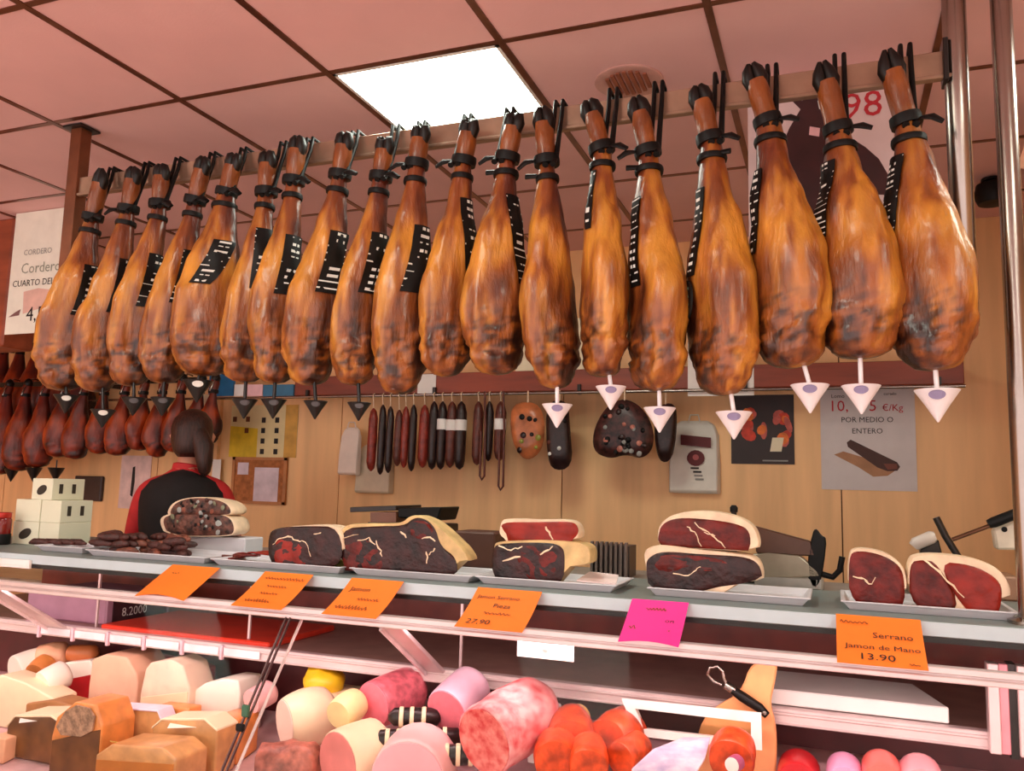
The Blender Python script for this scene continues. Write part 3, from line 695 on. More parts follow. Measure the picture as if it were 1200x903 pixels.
for k in range(4):
    c = V((onY(52+k*9, 640, 2.30).x, 2.27+.02*k, CT+.028)); MB().tube([c+V((-.04, 0, -.006)), c+V((-.02, 0, 0)), c+V((.02, .01, 0)), c+V((.045, .01, -.004))], [.005, .012, .012, .005], 9).build('dried_sausage', M_SAUS, None, smooth=True, label='dark dried sausage on the small paper-lined tray', cat='sausage', group='sausages on the small tray')
for k in range(5):
    c = V((onY(262+k*10, 650, 2.27).x, 2.25+.03*(k % 3), CT+.012+.006*k)); a = r.uniform(-.5, .5)
    q = [c+V((.045*math.cos(i*.4488+a), .03*math.sin(i*.4488+a), .004*math.sin(i*.9+k))) for i in range(14)]
    MB().prism(q, (0, 0, .004)).build('ham_slice', M_LEAN if k % 2 else M_LEANR, None, label='thin red ham slice lying beside the blackish ham cut', cat='ham slice', group='ham slices on the tray')
# stacked net-wrapped meats
M_NET = mat('netted_meat', (96, 56, 44), .5, var=.6, scale=45, bump=.6, bscale=60)
for k, (px, lab) in enumerate((
      ([(186,612),(190,603),(215,600),(255,601),(272,606),(277,622),(270,629),(194,628)], 'lower netted meat roll stacked behind the small sausages'),
      ([(195,600),(202,588),(222,582),(250,583),(268,590),(273,602),(262,604),(198,604)], 'upper netted meat roll stacked behind the small sausages'))):
    Y = 2.44; pts = smooth_poly(outline(px, Y), 2); c = sum(pts, V((0,0,0)))/len(pts); z0 = min(p.z for p in pts)
    t = thing('meat_roll', V((c.x, Y+.07, z0)), lab, 'meat roll', 'stacked netted meat rolls')
    prism_round(pts, .13, M_FAT, 'casing', t)
    q = scale_poly(pts, .93, V((.006, -.001, 0))); rings = [[p+V((0, .004, 0)) for p in q], q, scale_poly(q, .8, V((0, -.005, 0))), scale_poly(q, .4, V((0, -.008, 0)))]
    MB().loft(rings).build('netted_face', M_NET, t, smooth=True)
    rr = random.Random(k+5)
    for j in range(22):
        q0 = c + (q[rr.randrange(len(q))]-c)*rr.uniform(.1, .85); q0 = V((q0.x, Y-.006-rr.uniform(0, .003), q0.z)); w_ = rr.uniform(.006, .014)
        MB().lathe([(.001, -.002), (w_, 0), (w_*.6, .002), (.001, .003)], q0, (rr.uniform(-.5, .5), -1, rr.uniform(-.5, .5)), 7).build('net_knot', rr.choice([M_INKG, M_BLACK, M_SAUS2, M_SAUS, M_BLACK, mat('net_olive', (120, 122, 96), .5)]), t, smooth=True)
zt = onY(230, 628, 2.44).z
if zt > CT+.004:
    xa, xb = onY(184, 628, 2.44).x, onY(280, 628, 2.44).x
    MB().box(xa, xb, 2.475, 2.58, CT, zt-.0005).build('foam_block', M_TRAY, None, bevel=.004, label='white foam tray under the netted meat rolls', cat='tray')
# cartons
M_CART = mat('carton', (226, 226, 200), .7, var=.04, scale=4); M_CARTS = mat('carton_print', (52, 46, 36), .7)
YC = 2.40
zz = [onY(40, y, YC).z for y in (634, 611, 585, 560)]
zz[0] = CT
def carton2(px0, px1, za, zb, lab, logo, Y=YC, bars=True, d=.15):
    xa, xb = onY(px0, 610, Y).x, onY(px1, 610, Y).x
    t = thing('carton', V(((xa+xb)/2, Y+d/2, za)), lab, 'carton', 'stacked cream cartons')
    MB().box(xa, xb, Y, Y+d, za, zb).build('box', M_CART, t, bevel=.002)
    w_ = xb-xa; h = zb-za; cx = xa+w_*.5; cz = (za+zb)/2-.003
    if logo: MB().add([V((cx+.24*w_*math.cos(k*.4189), Y-.0012, cz+.22*h*math.sin(k*.4189)+.07*w_*math.cos(k*.4189))) for k in range(15)], [tuple(range(15))]).build('printed_oval', M_CARTS, t)
    if bars:
        b2 = MB()
        for f in (.2, .6): b2.add([V((xb+.001, Y+d*f, za+h*.3)), V((xb+.001, Y+d*(f+.12), za+h*.3)), V((xb+.001, Y+d*(f+.12), za+h*.75)), V((xb+.001, Y+d*f, za+h*.75))], [(0,1,2,3)])
        b2.build('printed_bars', M_CARTS, t)
carton2(16, 46, zz[0], zz[1]-.0005, 'cream carton with dark oval, bottom of the stack', True, bars=False)
carton2(17, 46, zz[1], zz[2]-.0005, 'cream carton without oval in the middle of the stack', False)
carton2(34, 58, zz[2], zz[3], 'cream carton with dark oval, topmost of the stack', True)
xa = onY(46, 610, YC).x
carton2(47, 70, zz[0], zz[1]-.0005, 'cream carton at the bottom beside the small tray', False, bars=False)
carton2(47, 70, zz[1], zz[2]-.0005, 'cream carton with dark bars beside the middle one', False)
p = onY(6, 640, 2.36)
t = thing('jar', V((p.x, 2.34, CT)), 'dark red glass jar next to the cream cartons', 'jar')
MB().lathe([(.028, 0), (.032, .004), (.032, .095), (.026, .105)], (p.x, 2.34, CT), n=20).build('glass_body', mat('jar_red', (120, 22, 18), .12, var=.2), t, smooth=True)
MB().lathe([(.033, .002), (.0335, .004), (.0335, .04), (.033, .042)], (p.x, 2.34, CT), n=20).build('label', M_BLACK, t, smooth=True)
MB().lathe([(.029, .103), (.030, .105), (.030, .122), (.027, .124)], (p.x, 2.34, CT), n=20).build('lid', mat('jar_lid', (190, 50, 40), .3, metal=.4), t, smooth=True)

# ================================================================== FOOD IN THE CASE
def block(px, Y, depth, m, name, lab, cat, top=None, side=None, bevel=.008, group=None):
    """block of food: px = upper outline of its near face (left to right); it stands on the deck"""
    up = outline(px, Y); z0 = deckl(Y)+.001
    face = [V((up[0].x, Y, z0))] + up + [V((up[-1].x, Y, z0))]
    c = sum(face, V((0,0,0)))/len(face)
    t = thing(name, V((c.x, Y+depth/2, z0)), lab, cat, group)
    zb = deckl(Y+depth)+.001
    back = [V((p.x, Y+depth, max(p.z, zb+.01))) if 0 < i < len(face)-1 else V((p.x, Y+depth, zb)) for i, p in enumerate(face)]
    MB().loft([face, back]).build('paste', m, t, bevel=bevel, segs=3, smooth=True)
    if top:
        n = len(up); f2 = up + [p+V((0, 0, -.007)) for p in reversed(up)]
        f2 = [V((p.x, Y-.003, p.z+.002)) for p in f2]
        MB().prism(f2, (0, depth+.006, 0)).build('rind', top, t, bevel=.002)
    if side:
        MB().prism([V((up[0].x+.006, Y-.002, z0+.004)), V((up[-1].x-.006, Y-.002, z0+.004)), up[-1]+V((-.006, -.002, -.012)), up[0]+V((.006, -.002, -.012))], (0, .004, 0)).build('face', side, t, bevel=.001)
    return t
C_TAN = mat('cheese_tan', (216, 158, 100), .4, var=.14, scale=20, bump=.15, bscale=40, coat=.5); C_CREAM = mat('cheese_cream', (248, 226, 190), .4, var=.05); C_BROWN = mat('cheese_brown', (124, 80, 40), .4, var=.3, coat=.5)
C_RIND = mat('cheese_rind', (178, 140, 112), .7, var=.3, scale=60, bump=.6, bscale=120); C_ORANGE = mat('cheese_orange', (228, 144, 74), .4, var=.15, scale=20, coat=.5); C_WHITE = mat('cheese_white', (252, 246, 232), .4, var=.03)
C_PINK = mat('sausage_pink', (246, 148, 160), .4, var=.06, scale=40); C_PALE = mat('ham_pale', (250, 196, 198), .38, var=.06); C_REDF = mat('red_food', (200, 36, 44), .35, var=.2)
C_MARB = mat('marbled', (222, 84, 92), .4, var=.0, scale=30, dark=(250, 186, 186)); C_PEPP = mat('chorizo_orange', (224, 80, 34), .35, var=.35, scale=25, bump=.2)
C_YEL = mat('yellow_wax', (250, 208, 40), .35, var=.1); C_PEACH = mat('peach', (246, 188, 150), .4, var=.1); C_FILM = mat('film_white', (236, 222, 232), .3, var=0, dark=(176, 166, 200), scale=24, bump=.4, bscale=30)

# cheeses (left end), back to front
block([(62,795),(75,776),(105,773),(110,786)], 2.36, .10, C_WHITE, 'cheese_wedge', 'white cheese wedge with a red band behind the round cheese', 'cheese', side=C_REDF)
t = block([(104,800),(108,772),(124,766),(148,770),(160,790),(161,800)], 2.28, .16, mat('cheese_round', (240, 190, 160), .5, var=.06), 'cheese_round', 'pinkish half-round cheese with textured cut end', 'cheese')
block([(164,812),(170,784),(176,776),(200,772),(214,780),(222,806)], 2.26, .12, mat('cheese_pale', (250, 222, 196), .4), 'cheese_wedge', 'pale tall wedge of cheese between round cheese and square block', 'cheese', side=C_CREAM)
block([(228,808),(240,800),(262,795),(279,797),(281,812)], 2.29, .12, C_WHITE, 'cheese_block', 'whitish square cheese block with a small dark hole', 'cheese')
block([(150,775),(172,768),(190,772)], 2.42, .07, C_REDF, 'cheese_red', 'red waxed cheese behind the pale tall wedge', 'cheese', group=None)
block([(205,786),(222,776),(238,784)], 2.42, .07, mat('red_wax2', (186, 30, 40), .3), 'cheese_red', 'red waxed cheese behind the whitish square block', 'cheese')
block([(118,776),(150,770),(168,768)], 2.45, .05, C_CREAM, 'cheese_slab', 'cream slab of cheese at the back of the deck', 'cheese')
block([(120,836),(130,828),(185,832),(190,845)], 2.13, .06, C_TAN, 'cheese_block', 'tan cheese block with a white printed label on top', 'cheese', top=mat('label_lilac', (244, 226, 244), .5, var=.1))
block([(178,852),(190,842),(240,842),(255,855)], 2.08, .09, C_TAN, 'cheese_block', 'tan cheese block with rounded pale rind next to the labelled one', 'cheese', top=C_CREAM)
block([(222,848),(256,838),(280,842)], 2.18, .10, C_ORANGE, 'cheese_block', 'orange cheese block below the whitish square one', 'cheese')
block([(160,838),(185,826),(222,830)], 2.20, .06, C_ORANGE, 'cheese_block', 'orange cheese block below the pale tall wedge', 'cheese')
block([(8,850),(18,838),(60,838),(78,850)], 2.02, .14, C_BROWN, 'cheese_block', 'brown-sided cheese block with pale top, beside the one with tan rind', 'cheese', top=C_CREAM)
t = block([(60,862),(66,840),(88,822),(112,826),(120,850)], 1.98, .13, C_ORANGE, 'cheese_wedge', 'cheese wedge with speckled tan rind and dark side', 'cheese', side=C_BROWN)
q = smooth_poly(outline([(60,860),(82,824),(112,832),(106,864)], 1.972), 1); MB().prism(q, (0, .006, 0)).build('rind', C_RIND, t)
block([(112,884),(130,872),(190,876),(206,890)], 1.92, .13, C_TAN, 'cheese_block', 'tan cheese block with a yellow film edge in the front row', 'cheese', side=mat('cheese_amber', (206, 128, 60), .4))
block([(30,824),(60,820),(84,826)], 2.14, .09, mat('cheese_olive', (170, 118, 70), .5), 'cheese_block', 'small brown cheese block behind the pale-topped one', 'cheese')
block([(-30,812),(0,790),(30,800),(62,818)], 2.16, .10, C_CREAM, 'cheese_wedge', 'long cream cheese wedge pointing at the round cheese', 'cheese')
block([(-40,880),(-10,862),(6,866)], 1.98, .12, C_PEACH, 'cheese_block', 'peach coloured cheese block at the outer end of the deck', 'cheese')

for (px, Y, m, lab) in (([(24,840),(56,836),(60,843),(22,847)], 2.04, M_PAPER, 'white price sticker on the brown-sided cheese'), ([(200,846),(232,846),(236,852),(196,853)], 2.10, C_WHITE, 'white sticker on the tan cheese with pale rind')):
    q = [onZ(x, y, onY(px[0][0], px[0][1], Y).z+.004) for x, y in px]
    MB().prism(q, (0, 0, .0012)).build('sticker', m, None, label=lab, cat='sticker')
b = MB(); q0, q1 = onY(128, 868, 2.0), onY(182, 876, 2.0); b.prism([q0, q1, q1+V((.01, .01, -.014)), q0+V((0, .01, -.006))], (0, .004, 0)).build('film_strip', mat('yellow_film', (250, 232, 130), .25), None, label='yellow film strip sticking up between the tan cheeses', cat='film')
def sausage(p0, p1, r0, lab, m, name='mortadella', cat='sausage', face=None, cap=None, n=24, tie=True, bulge=.04, lump=.0):
    p0, p1 = V(p0), V(p1); d = (p1-p0); L_ = d.length; d.normalize()
    t = thing(name, V((p0.x, p0.y, min(p0.z, p1.z)-r0)), lab, cat)
    prof_ = [(r0*.97, 0), (r0, .004)] + [(r0*(1+bulge*math.sin(math.pi*k/8)), L_*k/8) for k in range(1, 8)] + [(r0*.8, L_*.99), (r0*.3, L_*1.04), (.006, L_*1.06)]
    b = MB().lathe(prof_, p0, d, n)
    if lump:
        b.v = [p + (p-(p0+d*((p-p0).dot(d)))).normalized()*nz3(p, 22, 3)*lump for p in b.v]
    b.build('casing', m, t, smooth=True)
    if face: MB().lathe([(r0*.955, -.001), (r0*.94, -.003), (r0*.5, -.004), (.004, -.0045)], p0, d, n).build('cut_face', face, t, smooth=True)
    if cap: MB().lathe([(r0*.5, L_*.93), (r0*.62, L_*.97), (r0*.6, L_*1.06), (r0*.3, L_*1.1), (.004, L_*1.11)], p0, d, n).build('end_cap', cap, t, smooth=True)
    return t
def at(px, py, Y): return onY(px, py, Y)
def rad(px, p): return px/F*(V(p)-CAM).dot(_w)
M_MORT = mat('mortadella', (246, 128, 146), .4, var=.06, scale=60, bump=.1)
p = at(437, 826, 2.16); sausage(p, p+V((.045, .17, .02)), rad(27, p), 'pink mortadella with round cut face beside the yellow cheese', mat('mort_case', (240, 120, 134), .35, var=.25, scale=40), face=M_MORT)
p = at(523, 833, 2.12); sausage(p, p+V((.02, .14, .045)), rad(27, p), 'pink mortadella with a white plastic end cap', mat('mort_case2', (226, 190, 210), .3, var=.1), face=M_MORT, cap=M_WHITE)
p = at(567, 868, 1.98); sausage(p, p+V((.07, .22, .045)), rad(40, p), 'thick marbled pink and red meat roll', C_MARB, 'meat_roll', 'meat roll', face=mat('marb_face', (206, 50, 52), .4, var=0, scale=40, dark=(246, 150, 140)), lump=.008)
p = at(478, 914, 1.92); sausage(p, p+V((-.03, .14, .01)), rad(46, p), 'large pale pink cooked ham with rounded cut face', C_PALE, 'cooked_ham', 'cooked ham', face=mat('ham_face', (250, 178, 188), .4, var=.05))
p = at(396, 894, 1.96)
t = sausage(p, p+V((.05, .13, .01)), rad(37, p), 'cut cooked ham with rosy face and cream fat rim', C_CREAM, 'cooked_ham', 'cooked ham', face=mat('ham_rosy', (232, 138, 132), .4, var=.1))
p = at(334, 848, 2.12); sausage(p, p+V((.08, .12, .015)), rad(29, p), 'large cream turkey breast roll behind the brown meat', mat('turkey', (250, 224, 190), .4, var=.06), 'turkey_roll', 'turkey roll', face=mat('turkey_face', (252, 218, 204), .4, var=.05), bulge=.2)
p = at(396, 838, 2.06); sausage(p, p+V((.01, .09, .02)), rad(17, p), 'small cream cheese roll leaning against the pink mortadella', mat('cream_roll', (252, 226, 168), .4), 'cheese_roll', 'cheese', bulge=.15)
p = at(330, 900, 1.96); sausage(p+V((-.07, 0, 0)), p+V((.08, .06, .0)), rad(26, p), 'wrinkled brown roast meat in front of the turkey roll', mat('roast', (176, 100, 84), .4, var=.35, scale=30, bump=.4), 'roast_meat', 'roast', lump=.02)
# yellow cheese with holes
p = at(380, 797, 2.33)
b = MB().lathe([(.02, -.03), (.06, -.028), (.066, 0), (.055, .026), (.02, .034)], p, (0.1, -.1, 1), 22); b.v = [q+V((0, 0, nz3(q, 30)*.02)) for q in b.v]
b.build('yellow_cheese', C_YEL, None, smooth=True, label='lumpy yellow waxed cheese behind the turkey roll', cat='cheese')
xa, xb = onY(350, 810, 2.30).x, onY(402, 815, 2.30).x
MB().box(xa, xb, 2.28, 2.42, deckl(2.28)+.026, p.z-.026).build('cheese_slab', C_CREAM, None, bevel=.006, label='pale cheese slab carrying the yellow waxed cheese', cat='cheese')
# dark striped sausages between the mortadellas
M_STRIPE = mat('striped_pack', (30, 20, 22), .3, var=0, scale=9, dark=(236, 222, 200), stretch=(1, 3, 1))
for k, (px, py) in enumerate(((486, 840), (510, 864), (470, 866), (540, 884))):
    p = at(px, py, 2.10-.025*k); L_ = .065
    t = thing('salami', V((p.x, p.y, p.z-.026)), 'dark salami with pale label bands lying between the mortadellas', 'salami', 'dark salamis with pale bands')
    MB().tube([p+V((-L_, -.03, .0)), p+V((-L_*.8, -.02, 0)), p, p+V((L_*.8, .03, 0)), p+V((L_, .04, 0))], [.008, .024, .026, .024, .006], 14).build('casing', mat('salami_dark', (34, 20, 20), .35, var=.3), t, smooth=True)
    for f in (-.5, -.1, .35): 
        c = p + V((L_*f, .03*f, 0)); MB().lathe([(.0245, -.006), (.0275, -.005), (.0275, .005), (.0245, .006)], c, (L_, .03, 0), 16).build('band', C_CREAM, t, smooth=True)
# white pack, chorizos, paper
xa, xb = onY(619, 840, 2.20).x, onY(646, 840, 2.20).x; z1 = onY(640, 832, 2.2).z
t = thing('carton_pack', V(((xa+xb)/2, 2.25, deck(2.2))), 'small white carton between the marbled roll and the chorizos', 'carton')
MB().box(xa, xb, 2.20, 2.29, deck(2.29)+.001, z1).build('box', M_WHITE, t, bevel=.003)
MB().box(xb-.001, xb+.0015, 2.225, 2.26, z1-.06, z1-.03).build('print', M_INK, t)
for k, (px, py, Y, r_) in enumerate(((668, 868, 2.08, 26), (712, 868, 2.12, 26), (650, 892, 2.0, 24), (726, 890, 2.05, 18), (690, 900, 1.98, 22))):
    p = at(px, py, Y); sausage(p, p+V((.03*(1 if k % 2 else -1), .11, .01)), rad(r_, p), 'plump orange chorizo in the heap beside the small carton', C_PEPP, 'chorizo', 'chorizo', bulge=.1, lump=.006)['group'] = 'orange chorizos in the case'
p = at(665, 848, 2.17); sausage(p, p+V((.02, .07, .01)), rad(14, p), 'pale yellow cheese piece on the chorizos', mat('pale_yellow', (246, 200, 130), .4), 'cheese_piece', 'cheese')
pts = [at(x, y, Y) for x, y, Y in ((740, 903, 1.93), (765, 880, 2.02), (800, 866, 2.12), (832, 866, 2.12), (826, 890, 2.02), (812, 912, 1.93))]
b = MB(); c = sum(pts, V((0,0,0)))/6; b.loft([pts, [p+V((0, .004, .004)) for p in pts]]); b.build('wrapping_sheet', C_FILM, None, label='crumpled white printed plastic sheet below the glass bowl', cat='plastic sheet')
p = at(856, 892, 2.02); sausage(p, p+V((0, .08, .01)), rad(26, p), 'orange smoked sausage under the tray by the wooden ham board', C_PEPP, 'smoked_sausage', 'sausage', lump=.006)
p = at(858, 896, 1.97); sausage(p, p+V((.01, .03, 0)), rad(9, p), 'small sausage end with white and purple label', mat('purple_film', (180, 90, 130), .3), 'packed_sausage', 'sausage', face=M_WHITE)
# transparent white tray standing on the rim
Yt = 2.18
o1 = outline([(728,818),(892,835),(893,879),(746,862)], Yt); i1 = outline([(744,830),(880,846),(880,868),(754,854)], Yt)
t = thing('serving_tray', V((o1[0].x*.5+o1[1].x*.5, Yt, min(p.z for p in o1))), 'whitish translucent plastic tray tilted against the shelf rail', 'tray')
b = MB(); n = 4
vs_ = o1+i1+[p+V((0, .03, -.004)) for p in i1]
b.add(vs_, [(0,1,5,4),(1,2,6,5),(2,3,7,6),(3,0,4,7),(4,5,9,8),(5,6,10,9),(6,7,11,10),(7,4,8,11)])
b.add([p+V((0, .004, 0)) for p in o1+i1], [(0,1,5,4),(1,2,6,5),(2,3,7,6),(3,0,4,7)])
b.build('rim', mat('tray_rim', (250, 250, 240), .3), t)
b = MB(); b.add([p+V((0, .03, -.004)) for p in i1], [(0,1,2,3)]); b.build('base', glass_mat('tray_glass', (.80, .86, .78), .5), t)
# wooden ham-shaped board with bottle opener
Yb = 2.24
o_ = smooth_poly(outline([(880,775),(912,772),(908,800),(902,826),(910,850),(910,903),(905,940),(822,940),(814,900),(818,850),(838,828),(868,812)], Yb), 2)
t = thing('ham_board', V((o_[0].x, Yb, min(p.z for p in o_))), 'peach coloured ham-shaped board standing in front of the white cutting board', 'board')
MB().prism(o_, (0, .02, 0)).build('board', mat('board_peach', (246, 170, 112), .45, var=.15, scale=8), t, bevel=.004)
pts = [onY(x, y, Yb-.02) for x, y in ((846,802),(836,798),(829,790),(832,782),(841,780),(847,786),(848,794),(852,803),(858,808))]
t = thing('bottle_opener', V(pts[0]), 'metal-headed tool with black handle leaning on the ham-shaped board', 'opener')
MB().tube(pts, .0045, 8).build('head', M_STEEL, t, smooth=True)
MB().tube([onY(850, 802, Yb-.02), onY(861, 809, Yb-.02)], .011, 10).build('collar', M_STEEL, t, smooth=True)
MB().tube([onY(858, 808, Yb-.021), onY(870, 816, Yb-.021), onY(890, 829, Yb-.021), onY(899, 838, Yb-.021)], [.010, .013, .012, .009], 10).build('handle', M_BLACK, t, smooth=True)
p = onY(896, 835, Yb-.034); MB().lathe([(.003, 0), (.005, .001), (.005, .003), (.002, .004)], p, (0, -1, 0), 10).build('rivet', M_STEEL, t)
# right end: rounded packs
for k, (px, py, Y, r_, m, lab) in enumerate(((990, 918, 2.16, 20, mat('lilac', (240, 170, 210), .3), 'lilac round pack at the end of the deck'), (1035, 917, 2.16, 22, mat('coral', (250, 120, 110), .35), 'coral round pack between two pale ones'), (1082, 924, 2.16, 24, mat('rose', (250, 170, 180), .35), 'rosy round pack next to the end frame'), (935, 918, 2.18, 24, C_REDF, 'red round pack beside the ham-shaped board'))):
    p = at(px, py, Y); sausage(p, p+V((0, .1, .01)), rad(r_, p), lab, m, 'round_pack', 'pack')
# pieces at the far left back
p = at(18, 790, 2.30); sausage(p, p+V((.03, .1, .02)), rad(22, p), 'white round cheese roll behind the long cream wedge', C_WHITE, 'cheese_roll', 'cheese')
p = at(50, 802, 2.22); sausage(p, p+V((.02, .08, .03)), rad(16, p), 'small white roll with orange side beside the red-banded wedge', C_WHITE, 'cheese_roll', 'cheese')
p = at(45, 772, 2.36); sausage(p, p+V((.08, .06, .01)), rad(16, p), 'orange pink sausage end near the bracket', C_PEACH, 'cooked_sausage', 'sausage', lump=.01)
p = at(82, 765, 2.40); sausage(p, p+V((.10, .03, .005)), rad(9, p), 'small tan sausage under the shelf rail', mat('tan_sausage', (206, 120, 70), .4), 'cooked_sausage', 'sausage')
p = at(42, 790, 2.30); sausage(p, p+V((-.01, .06, .03)), rad(14, p), 'orange cheese stick between the white rolls', C_ORANGE, 'cheese_stick', 'cheese')
p = at(294, 822, 2.25); sausage(p, p+V((0.02, .08, .02)), rad(14, p), 'pink wrapped piece behind the pane joint', C_PALE, 'wrapped_meat', 'meat')

# ================================================================== BACK WALL
YW = YB-.001
def wallbox(px0, py0, px1, py1, m, name, lab, cat, d=.004, Y=None, group=None, bevel=0):
    """flat thing fixed to the back wall; pixel corners, thickness d"""
    Y = YW if Y is None else Y
    a, b_ = onY(px0, py1, Y-d), onY(px1, py0, Y-d)
    t = thing(name, V(((a.x+b_.x)/2, Y, a.z)), lab, cat, group)
    MB().box(a.x, b_.x, Y-d, Y, a.z, b_.z).build('sheet' if d < .01 else 'body', m, t, bevel=bevel)
    t['x0'] = a.x
    return t, a, b_, Y-d
def patch(t, pts, Y, m, name='print', lift=.0008):
    P = [V((x, Y-lift, z)) for x, z in pts]
    return MB().add(P, [tuple(range(len(P)))]).build(name, m, t)
def frac(a, b_, fx, fz): return (a.x+(b_.x-a.x)*fx, a.z+(b_.z-a.z)*fz)
def sprint(t, a, b_, Y, fx, fz, txt, hs, m, name='lettering', align='LEFT'):
    x, z = frac(a, b_, fx, fz); return text(txt, hs, V((x, Y-.0012, z)), (1,0,0), (0,0,1), m, t, name, align=align)

# wooden shelf board with steel hanging rod on the back wall
xa, xb = onY(345, 455, 4.05).x, onY(1130, 440, 4.05).x
shelf = thing('hanging_shelf', V(((xa+xb)/2, 4.15, 2.0)), 'reddish wooden wall board with steel rod for hanging sausages', 'shelf')
zt, zb = onY(700, 432, 4.05).z, onY(700, 457, 4.05).z
MB().box(xa, xb, 4.05, 4.075, zb, zt).build('front_board', M_WOODD, shelf, bevel=.003)
MB().box(xa, xb, 4.075, YB, zt-.03, zt-.008).build('shelf_board', M_WOODD, shelf)
MB().tube([(xa-2.2, 4.03, zb-.012), (xb, 4.03, zb-.012)], .008, 10).build('rod', M_STEEL, shelf, smooth=True)
for k in range(5):
    x = xa+.1+k*(xb-xa-.2)/4; MB().box(x-.008, x+.008, 4.03, 4.06, zb-.02, zb+.03).build('rod_hook', M_DARKM, shelf)
RODZ = zb-.012
# blue and white box end next to the board
t = thing('blue_sign', V((onY(295, 450, 4.04).x, 4.05, zb)), 'blue and white striped shop strip at the end of the wooden board', 'sign')
for k, (p0, p1, m) in enumerate(((244, 274, mat('sign_blue', (36, 120, 178), .4)), (274, 288, M_WHITE), (288, 308, mat('sign_pink', (236, 190, 196), .5)), (308, 344, mat('sign_blue2', (44, 112, 150), .4)))):
    a, b_ = onY(p0, 464, 4.04), onY(p1, 438 if k < 1 else 450, 4.04); MB().box(a.x, b_.x, 4.04, 4.06, a.z, b_.z).build('panel', m, t)

# sign with the price
t, a, b_, Y = wallbox(963, 441, 1071, 573, mat('sign_paper', (214, 208, 208), .75, var=.03), 'price_sign', 'pale price sign with a picture of a cured loin', 'sign')
sprint(t, a, b_, Y, .12, .82, 'Lomo', .026, M_INK); sprint(t, a, b_, Y, .68, .84, 'curado', .02, M_INK)
sprint(t, a, b_, Y, .09, .70, '10,', .075, M_INKR); sprint(t, a, b_, Y, .52, .70, '5', .075, M_INKR); sprint(t, a, b_, Y, .66, .70, '€/Kg', .045, M_INKR)
sprint(t, a, b_, Y, .5, .60, 'POR MEDIO O', .036, M_INK, align='CENTER'); sprint(t, a, b_, Y, .5, .50, 'ENTERO', .036, M_INK, align='CENTER')
F_ = lambda pts: [frac(a, b_, x, z) for x, z in pts]
patch(t, F_([(.14,.31),(.24,.34),(.82,.20),(.70,.13),(.55,.12),(.40,.2)]), Y, mat('pic_wood', (176, 130, 96), .7), 'picture')
patch(t, F_([(.28,.42),(.32,.445),(.36,.43),(.80,.25),(.83,.21),(.80,.175),(.70,.17),(.60,.20),(.29,.38)]), Y, mat('pic_loin', (72, 40, 32), .6), 'picture', .0016)
patch(t, F_([(.66,.235),(.80,.235),(.80,.19),(.70,.185)]), Y, mat('pic_loin2', (120, 62, 48), .6), 'picture', .0022)
for fx in (.05, .95): 
    x, z = frac(a, b_, fx, .97); MB().lathe([(.006, 0), (.005, .004), (.001, .005)], (x, Y, z), (0, -1, 0), 8).build('pin', M_BLACK, t)
# food poster
t, a, b_, Y = wallbox(857, 462, 930, 543, mat('poster_dark', (40, 20, 18), .5, var=.2), 'food_poster', 'dark poster with a picture of red and orange food', 'poster')
r = random.Random(9)
F_ = lambda pts: [frac(a, b_, x, z) for x, z in pts]
for k in range(16):
    cx, cz = r.uniform(.18, .92), r.uniform(.32, .75); w_, h_ = r.uniform(.05, .1), r.uniform(.06, .14); an = r.uniform(0, 1.2)
    col = r.choice([('pf_red', (206, 62, 40)), ('pf_orange', (232, 120, 48)), ('pf_cream', (226, 186, 140)), ('pf_pink', (200, 96, 84))])
    patch(t, F_([(cx+w_*math.cos(q)*math.cos(an)-h_*math.sin(q)*math.sin(an), cz+w_*math.cos(q)*math.sin(an)+h_*math.sin(q)*math.cos(an)) for q in (k2*math.pi/5 for k2 in range(10))]), Y, mat(col[0], col[1], .6, var=.2, scale=30), 'picture', .0008+k*.0002)
patch(t, F_([(.62,.18),(.80,.18),(.84,.38),(.66,.38)]), Y, M_CREAMP, 'badge', .005)
sprint(t, a, b_, Y, .68, .235, 'C', .05, mat('badge_green', (90, 110, 70), .6))
bpy.context.view_layer.update()
patch(t, F_([(.5,.04),(.9,.04),(.9,.06),(.5,.06)]), Y, M_INKG, 'print', .001)
# white sheet behind the ham with oval tag, papers on the board
for (q, lab) in (((806, 398, 883, 464), 'blank white sheet pinned on the wooden board behind a ham'), ((489, 438, 511, 461), 'small white card on the wooden board behind the hams'), ((604, 372, 690, 436), 'cream paper standing on the wooden board behind the golden hams')):
    wallbox(*q, M_PAPER if q[0] != 604 else M_CREAMP, 'paper_sheet', lab, 'paper', Y=4.049 if q[0] != 604 else 4.09)
# calendar and cork board
t, a, b_, Y = wallbox(268, 474, 350, 535, mat('calendar_cream', (232, 216, 164), .7, var=.04), 'calendar', 'wall calendar with yellow block and rows of dark marks', 'calendar')
F_ = lambda pts: [frac(a, b_, x, z) for x, z in pts]
patch(t, F_([(0,.0),(.42,.0),(.42,.55),(0,.6)]), Y, mat('cal_yellow', (232, 200, 50), .6), 'yellow_block'); patch(t, F_([(.82,0),(1,0),(1,1),(.82,1)]), Y, mat('cal_ochre', (216, 166, 76), .6), 'ochre_strip')
for cx in (.5, .7):
    for cz in (.1, .3, .5, .7): patch(t, F_([(cx-.03,cz-.04),(cx+.03,cz-.04),(cx+.03,cz+.06),(cx-.03,cz+.06)]), Y, M_INK, 'mark', .001)
for cx, cz in ((.06,.72),(.25,.5),(.26,.72)): patch(t, F_([(cx-.03,cz-.04),(cx+.03,cz-.04),(cx+.03,cz+.06),(cx-.03,cz+.06)]), Y, mat('mark_brown', (110, 60, 30), .6), 'mark', .0012)
